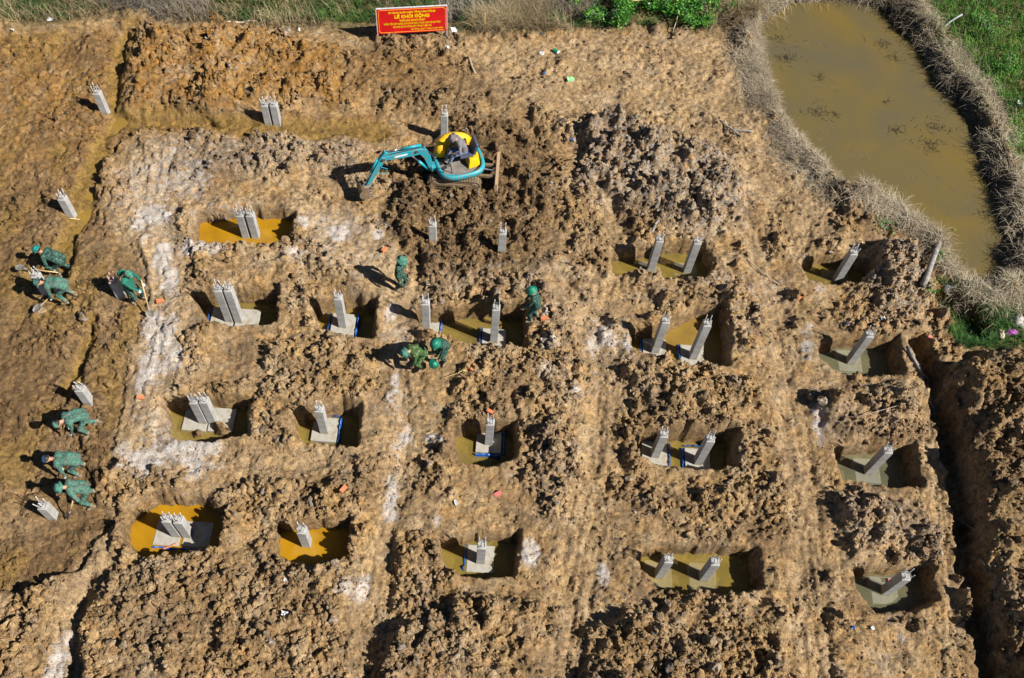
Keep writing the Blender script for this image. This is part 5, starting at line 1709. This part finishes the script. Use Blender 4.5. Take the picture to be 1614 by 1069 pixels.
# ------------------------------------------------------------------ odds and ends
def small(px_, py_, builder, name, mat, label, cat, rz=0.0, dz=0.0, group=None, tilt=0.12, z=None, smooth=False):
    p = gp(px_, py_)
    b = MB(); builder(b)
    o = b.build(name, mat, None, smooth)
    o.location = (p[0], p[1], (p[2] if z is None else z) + dz); o.rotation_euler = (rng.normal() * tilt, rng.normal() * tilt, rz)
    return tag(o, label, cat, group)


def brick_shape(b):
    b.box((0, 0, 0.045), (0.21, 0.10, 0.085))
    for i in (-1, 1):            # hollow core openings at both ends
        for s in (-1, 1):
            b.box((s * 0.104, i * 0.024, 0.045), (0.006, 0.026, 0.045))


BRK = [(746, 581, 1.1, 'orange brick below and right of the helmeted crouching soldier', 0), (858, 503, 0.2, 'orange brick on the pale patch at the feet of the soldier at the rim', 0),
       (773, 650, -0.5, 'orange brick on the rim behind the blue wrapped column', 0), (785, 779, 0.5, 'pink red brick among clods below the blue wrapped column pit', 1),
       (541, 772, 1.0, 'orange brick on the clods below the half shaded pit', 0), (253, 476, 0.3, 'orange brick on the pale crust right of the soldier in green', 0),
       (1466, 534, -0.5, 'salmon brick at the head of the long trench', 1), (1260, 470, 0.8, 'broken orange brick on the trodden ground left of the pond pit', 0),
       (222, 628, 0.0, 'orange brick at the upper left rim of the pit with the fallen clod', 0), (606, 395, 0.9, 'small brick left of the dark clods above the standing soldier', 0),
       (1606, 560, 0.2, 'orange brick at the right edge', 0)]
for bx, by, rz, lb, pk_ in BRK[:10]:
    small(bx, by, brick_shape, 'brick', M_PINK if pk_ else M_BRICK, lb, 'brick', rz, 0.0, 'bricks lying about')


def sheet(w_, d_):
    def f(b):
        n = 5; vs = []; fs = []
        for i in range(n):
            for j in range(n):
                vs.append(((i / (n - 1) - 0.5) * w_, (j / (n - 1) - 0.5) * d_, 0.03 + abs(rng.normal()) * 0.035))
        vs += [(v[0], v[1], v[2] - 0.008) for v in vs]
        for i in range(n - 1):
            for j in range(n - 1):
                q = i * n + j
                fs += [(q, q + n, q + n + 1, q + 1), (n * n + q, n * n + q + 1, n * n + q + n + 1, n * n + q + n)]
        b.add(vs, fs)
    return f


for bx, by, w_, d_, lb in [(450, 968, 0.14, 0.22, 'crumpled white plastic scrap on the clods at the bottom left'), (718, 793, 0.10, 0.2, 'white scrap standing out left of the pink brick'),
                           (450, 916, 0.1, 0.1, 'small white scrap below the square ochre pit'), (1391, 503, 0.2, 0.14, 'white scrap between the two upper right pits'),
                           (20, 48, 0.3, 0.12, 'white plastic scrap on the mud near the top left corner'), (80, 32, 0.3, 0.2, 'white paper in the grass near the top left corner'),
                           (472, 48, 0.2, 0.15, 'small white rag at the foot of the dry grass'), (716, 50, 0.45, 0.25, 'white sheet on the ground right of the red sign'), (706, 76, 0.25, 0.2, 'pale scrap below the right leg of the red sign'),
                           (1606, 165, 0.3, 0.25, 'white bag on the meadow edge at the right'), (1375, 990, 0.12, 0.12, 'white scrap right of the blue one at the bottom right')]:
    small(bx, by, sheet(w_ * 0.75, d_ * 0.75), 'plastic_scrap', M_WHITE, lb, 'scrap', rng.random() * 3)
for bx, by, lb in [(70, 24, 'blue scrap in the grass at the top left'), (853, 54, 'blue scrap at the edge of the grass right of the sign'), (858, 117, 'small blue scrap on the sand left of the green bag'),
                   (1344, 990, 'blue scrap on the clods at the bottom right'), (1336, 512, 'blue scrap above the second right-hand pit'), (901, 221, 'blue scrap at the edge of the grey clods'), (1030, 970, 'pale blue scrap on the bottom middle heap')]:
    small(bx, by, sheet(0.10, 0.07), 'plastic_scrap', M_BLUE, lb, 'scrap', rng.random() * 3)
M_LIME = flat_mat('lime_plastic', (0.12, 0.55, 0.10), 0.4, col2=(0.75, 0.8, 0.75), scale=12)
M_GREENP = flat_mat('green_plastic', (0.01, 0.24, 0.10), 0.4)
M_PURPLE = flat_mat('purple_cloth', (0.40, 0.10, 0.40), 0.85, scale=12)
M_SACK = flat_mat('grey_sack', (0.42, 0.40, 0.37), 0.85, scale=9, bump=0.4)
M_CREAM = flat_mat('cream_sack', (0.48, 0.42, 0.28), 0.85, scale=9, bump=0.4)
small(898, 127, lambda b: (b.box((0, 0, 0.06), (0.22, 0.15, 0.1)), b.box((0.13, 0, 0.06), (0.05, 0.11, 0.07))), 'carton', M_LIME, 'lime green and white carton lying on the sand', 'carton', 0.3)
pc = small(876, 83, lambda b: b.tube([(-0.1, 0, 0.07), (0.1, 0, 0.07)], [0.075, 0.075], 12), 'plastic_tub', M_GREENP, 'dark green plastic tub tipped over on the sand', 'tub', -0.7)
b = MB(); b.tube([(0.1, 0, 0.07), (0.13, 0, 0.07)], [0.08, 0.08], 12); b.build('lid', M_WHITE, pc)
small(854, 85, lambda b: b.lathe([(0.035, 0.0), (0.09, 0.0), (0.09, 0.05), (0.035, 0.05)], 18, closed=True), 'tape_roll', M_WHITE, 'white ring of tape lying on the sand', 'tape')


def heap(rx, ry, h_):
    def f(b):
        prof = []
        n = 14
        vs = [(0, 0, h_)]; fs = []
        rings = 5
        for r in range(1, rings + 1):
            for i in range(n):
                t = 6.283 * i / n; q = r / rings * (1 + 0.18 * rng.normal())
                vs.append((rx * q * math.cos(t), ry * q * math.sin(t), h_ * (1 - (r / rings) ** 1.6) + 0.04 * abs(rng.normal()) - (0.08 if r == rings else 0)))
        for i in range(n):
            fs.append((0, 1 + i, 1 + (i + 1) % n))
        for r in range(rings - 1):
            for i in range(n):
                a = 1 + r * n + i; c_ = 1 + r * n + (i + 1) % n
                fs.append((a, a + n, c_ + n, c_))
        b.add(vs, fs)
    return f


small(1592, 526, heap(0.26, 0.15, 0.18), 'rag', M_PURPLE, 'crumpled purple cloth in the weeds at the right edge', 'cloth', smooth=True)
small(1575, 530, heap(0.16, 0.22, 0.18), 'sack', M_CREAM, 'cream coloured sack beside the purple cloth', 'sack', smooth=True)
small(1603, 508, heap(0.28, 0.30, 0.2), 'sack', M_SACK, 'grey plastic sack behind the purple cloth', 'sack', smooth=True)
M_REDP = flat_mat('red_scrap', (0.45, 0.03, 0.05), 0.5, scale=20, col2=(0.6, 0.35, 0.35))
small(1397, 922, sheet(0.22, 0.12), 'plastic_scrap', M_REDP, 'red and white scrap beside the column in the bottom right pit', 'scrap', z=-0.57)


def stick(a, b_, ra, rb, name, mat, label, cat, za=0.03, zb=0.03, mid=None, bend=0.0):
    pa = gp(*a); pb = gp(*b_)
    pa = np.array([pa[0], pa[1], gz(pa[0], pa[1]) + za]); pb_ = np.array([pb[0], pb[1], gz(pb[0], pb[1]) + zb])
    n = 6; pts = []
    d = pb_ - pa; s = np.array([-d[1], d[0], 0]); s /= np.linalg.norm(s) + 1e-9
    for i in range(n):
        u = i / (n - 1)
        p = pa + d * u + s * bend * math.sin(math.pi * u) + rng.normal(size=3) * 0.25 * min(ra, 0.03)
        p[2] = max(p[2], gz(p[0], p[1]) + min(ra, rb) * 0.4)
        pts.append(p - pa)
    b = MB(); b.tube(pts, [ra + (rb - ra) * i / (n - 1) for i in range(n)], 8)
    o = b.build(name, mat, None, True); o.location = pa
    return tag(o, label, cat)


lg = stick((1454, 452), (1478, 386), 0.10, 0.085, 'log', M_GREYWOOD, 'thick weathered grey log lying across the pond bank', 'log', 0.06, 0.12)
pl = stick((1427, 549), (1470, 655), 0.06, 0.045, 'wooden_pole', M_GREYWOOD, 'long dark wooden pole lying along the trench edge', 'pole', 0.14, 0.14)
b = MB(); o2 = gp(1452, 592); q2 = gp(1467, 603)
stick((1453, 592), (1466, 603), 0.025, 0.018, 'branch', M_WOOD, 'short pale stub of wood beside the long dark pole', 'branch', 0.08, 0.08)
stick((738, 91), (749, 117), 0.05, 0.04, 'plank', M_WOOD, 'weathered board stuck in the soil right of the orange heap', 'board', 0.06, 0.02)
stick((1027, 366), (1038, 349), 0.05, 0.05, 'plank', M_GREYWOOD, 'short grey board above the upper right two column pit', 'board')
stick((973, 20), (1010, 16), 0.03, 0.025, 'bamboo_stick', M_BAMBOO, 'bamboo stick lying in the green hedge at the top', 'stick', 0.45, 0.5)
stick((350, 42), (405, 35), 0.04, 0.03, 'plank', M_WOOD, 'long pale board beside the large orange clod at the top', 'board', 0.05, 0.05)
stick((1060, 52), (1069, 26), 0.02, 0.018, 'twig', M_WOOD, 'thin twig leaning against the front of the hedge', 'twig', 0.0, 0.5)
stick((1178, 408), (1228, 450), 0.022, 0.012, 'twig', M_WOOD, 'long thin twig on the trodden ground left of the pond pit', 'twig')
stick((1135, 192), (1165, 213), 0.035, 0.03, 'branch', M_GREYWOOD, 'dark branch at the edge of the pond straw', 'branch')
stick((1140, 206), (1185, 208), 0.02, 0.016, 'twig', M_PVC, 'grey twig crossing the dark branch by the pond straw', 'twig', 0.09, 0.05)
stick((1071, 221), (1079, 197), 0.012, 0.01, 'twig', M_BAMBOO, 'thin yellow reed above the grey clods', 'twig')
stick((1510, 849), (1560, 858), 0.014, 0.012, 'twig', M_WOOD, 'thin pale stick spanning the trench near the right edge', 'twig', 0.06, 0.06)
stick((1505, 815), (1521, 848), 0.014, 0.010, 'twig', M_WOOD, 'thin stick on the near trench edge above the spanning one', 'twig', 0.04, 0.04)
stick((695, 598), (735, 585), 0.012, 0.012, 'twig', M_BAMBOO, 'thin reed lying left of the orange brick at the centre', 'twig')
stick((455, 548), (478, 550), 0.010, 0.008, 'twig', M_BAMBOO, 'thin reed on the soil below the dry pit with blue plastic', 'twig')
stick((1425, 640), (1343, 660), 0.012, 0.010, 'twig', M_WOOD, 'thin stick on the grey heap between the right-hand pits', 'twig')
stick((213, 478), (216, 478), 0.02, 0.02, 'bamboo_stub', M_BAMBOO, 'short bamboo peg behind the boots of the soldier in green', 'peg')
stick((111, 346), (126, 347), 0.02, 0.02, 'bamboo_stub', M_BAMBOO, 'short bamboo peg at the foot of the column by the mud channel', 'peg')
stick((255, 872), (282, 862), 0.025, 0.02, 'plank', M_BRICK, 'orange wooden strip in the largest ochre water pit', 'strip', 0.26, 0.26)
# upright stake in the grass
p = gp(764, 47); st = MB(); st.box((0, 0, 0.33), (0.06, 0.04, 0.86)); o = st.build('wooden_stake', M_BAMBOO); o.location = (p[0], p[1], p[2]); tag(o, 'upright wooden stake in the grass right of the red sign', 'stake')
# curved grey pipe over the far pond bank, culvert pipe at the near one
pa, pb = gp(1474, 76), gp(1508, 38)
b = MB(); pts = []
for i in range(8):
    u = i / 7; q = pa + (pb - pa) * u; pts.append((q[0] - pa[0] - 0.22 * math.sin(math.pi * u), q[1] - pa[1] + 0.1 * math.sin(math.pi * u), q[2] - pa[2] + 0.12 + 0.35 * u))
b.tube(pts, 0.035, 8); o = b.build('curved_pipe', M_PVC, None, True); o.location = pa; tag(o, 'curved grey plastic pipe sticking out over the far pond bank', 'pipe')
p = gp(1487, 474)
cv = empty('culvert_pipe', (p[0], p[1], max(p[2], -0.1))); tag(cv, 'open end of a grey drain pipe in the pond bank', 'pipe')
b = MB(); b.lathe([(0.16, -0.6), (0.16, 0.0), (0.135, 0.0), (0.135, -0.6)], 20, closed=True); q = b.build('pipe_wall', M_PVC, cv, True); q.rotation_euler = (math.radians(62), 0, math.radians(25)); q.location = (0, 0, 0.12)
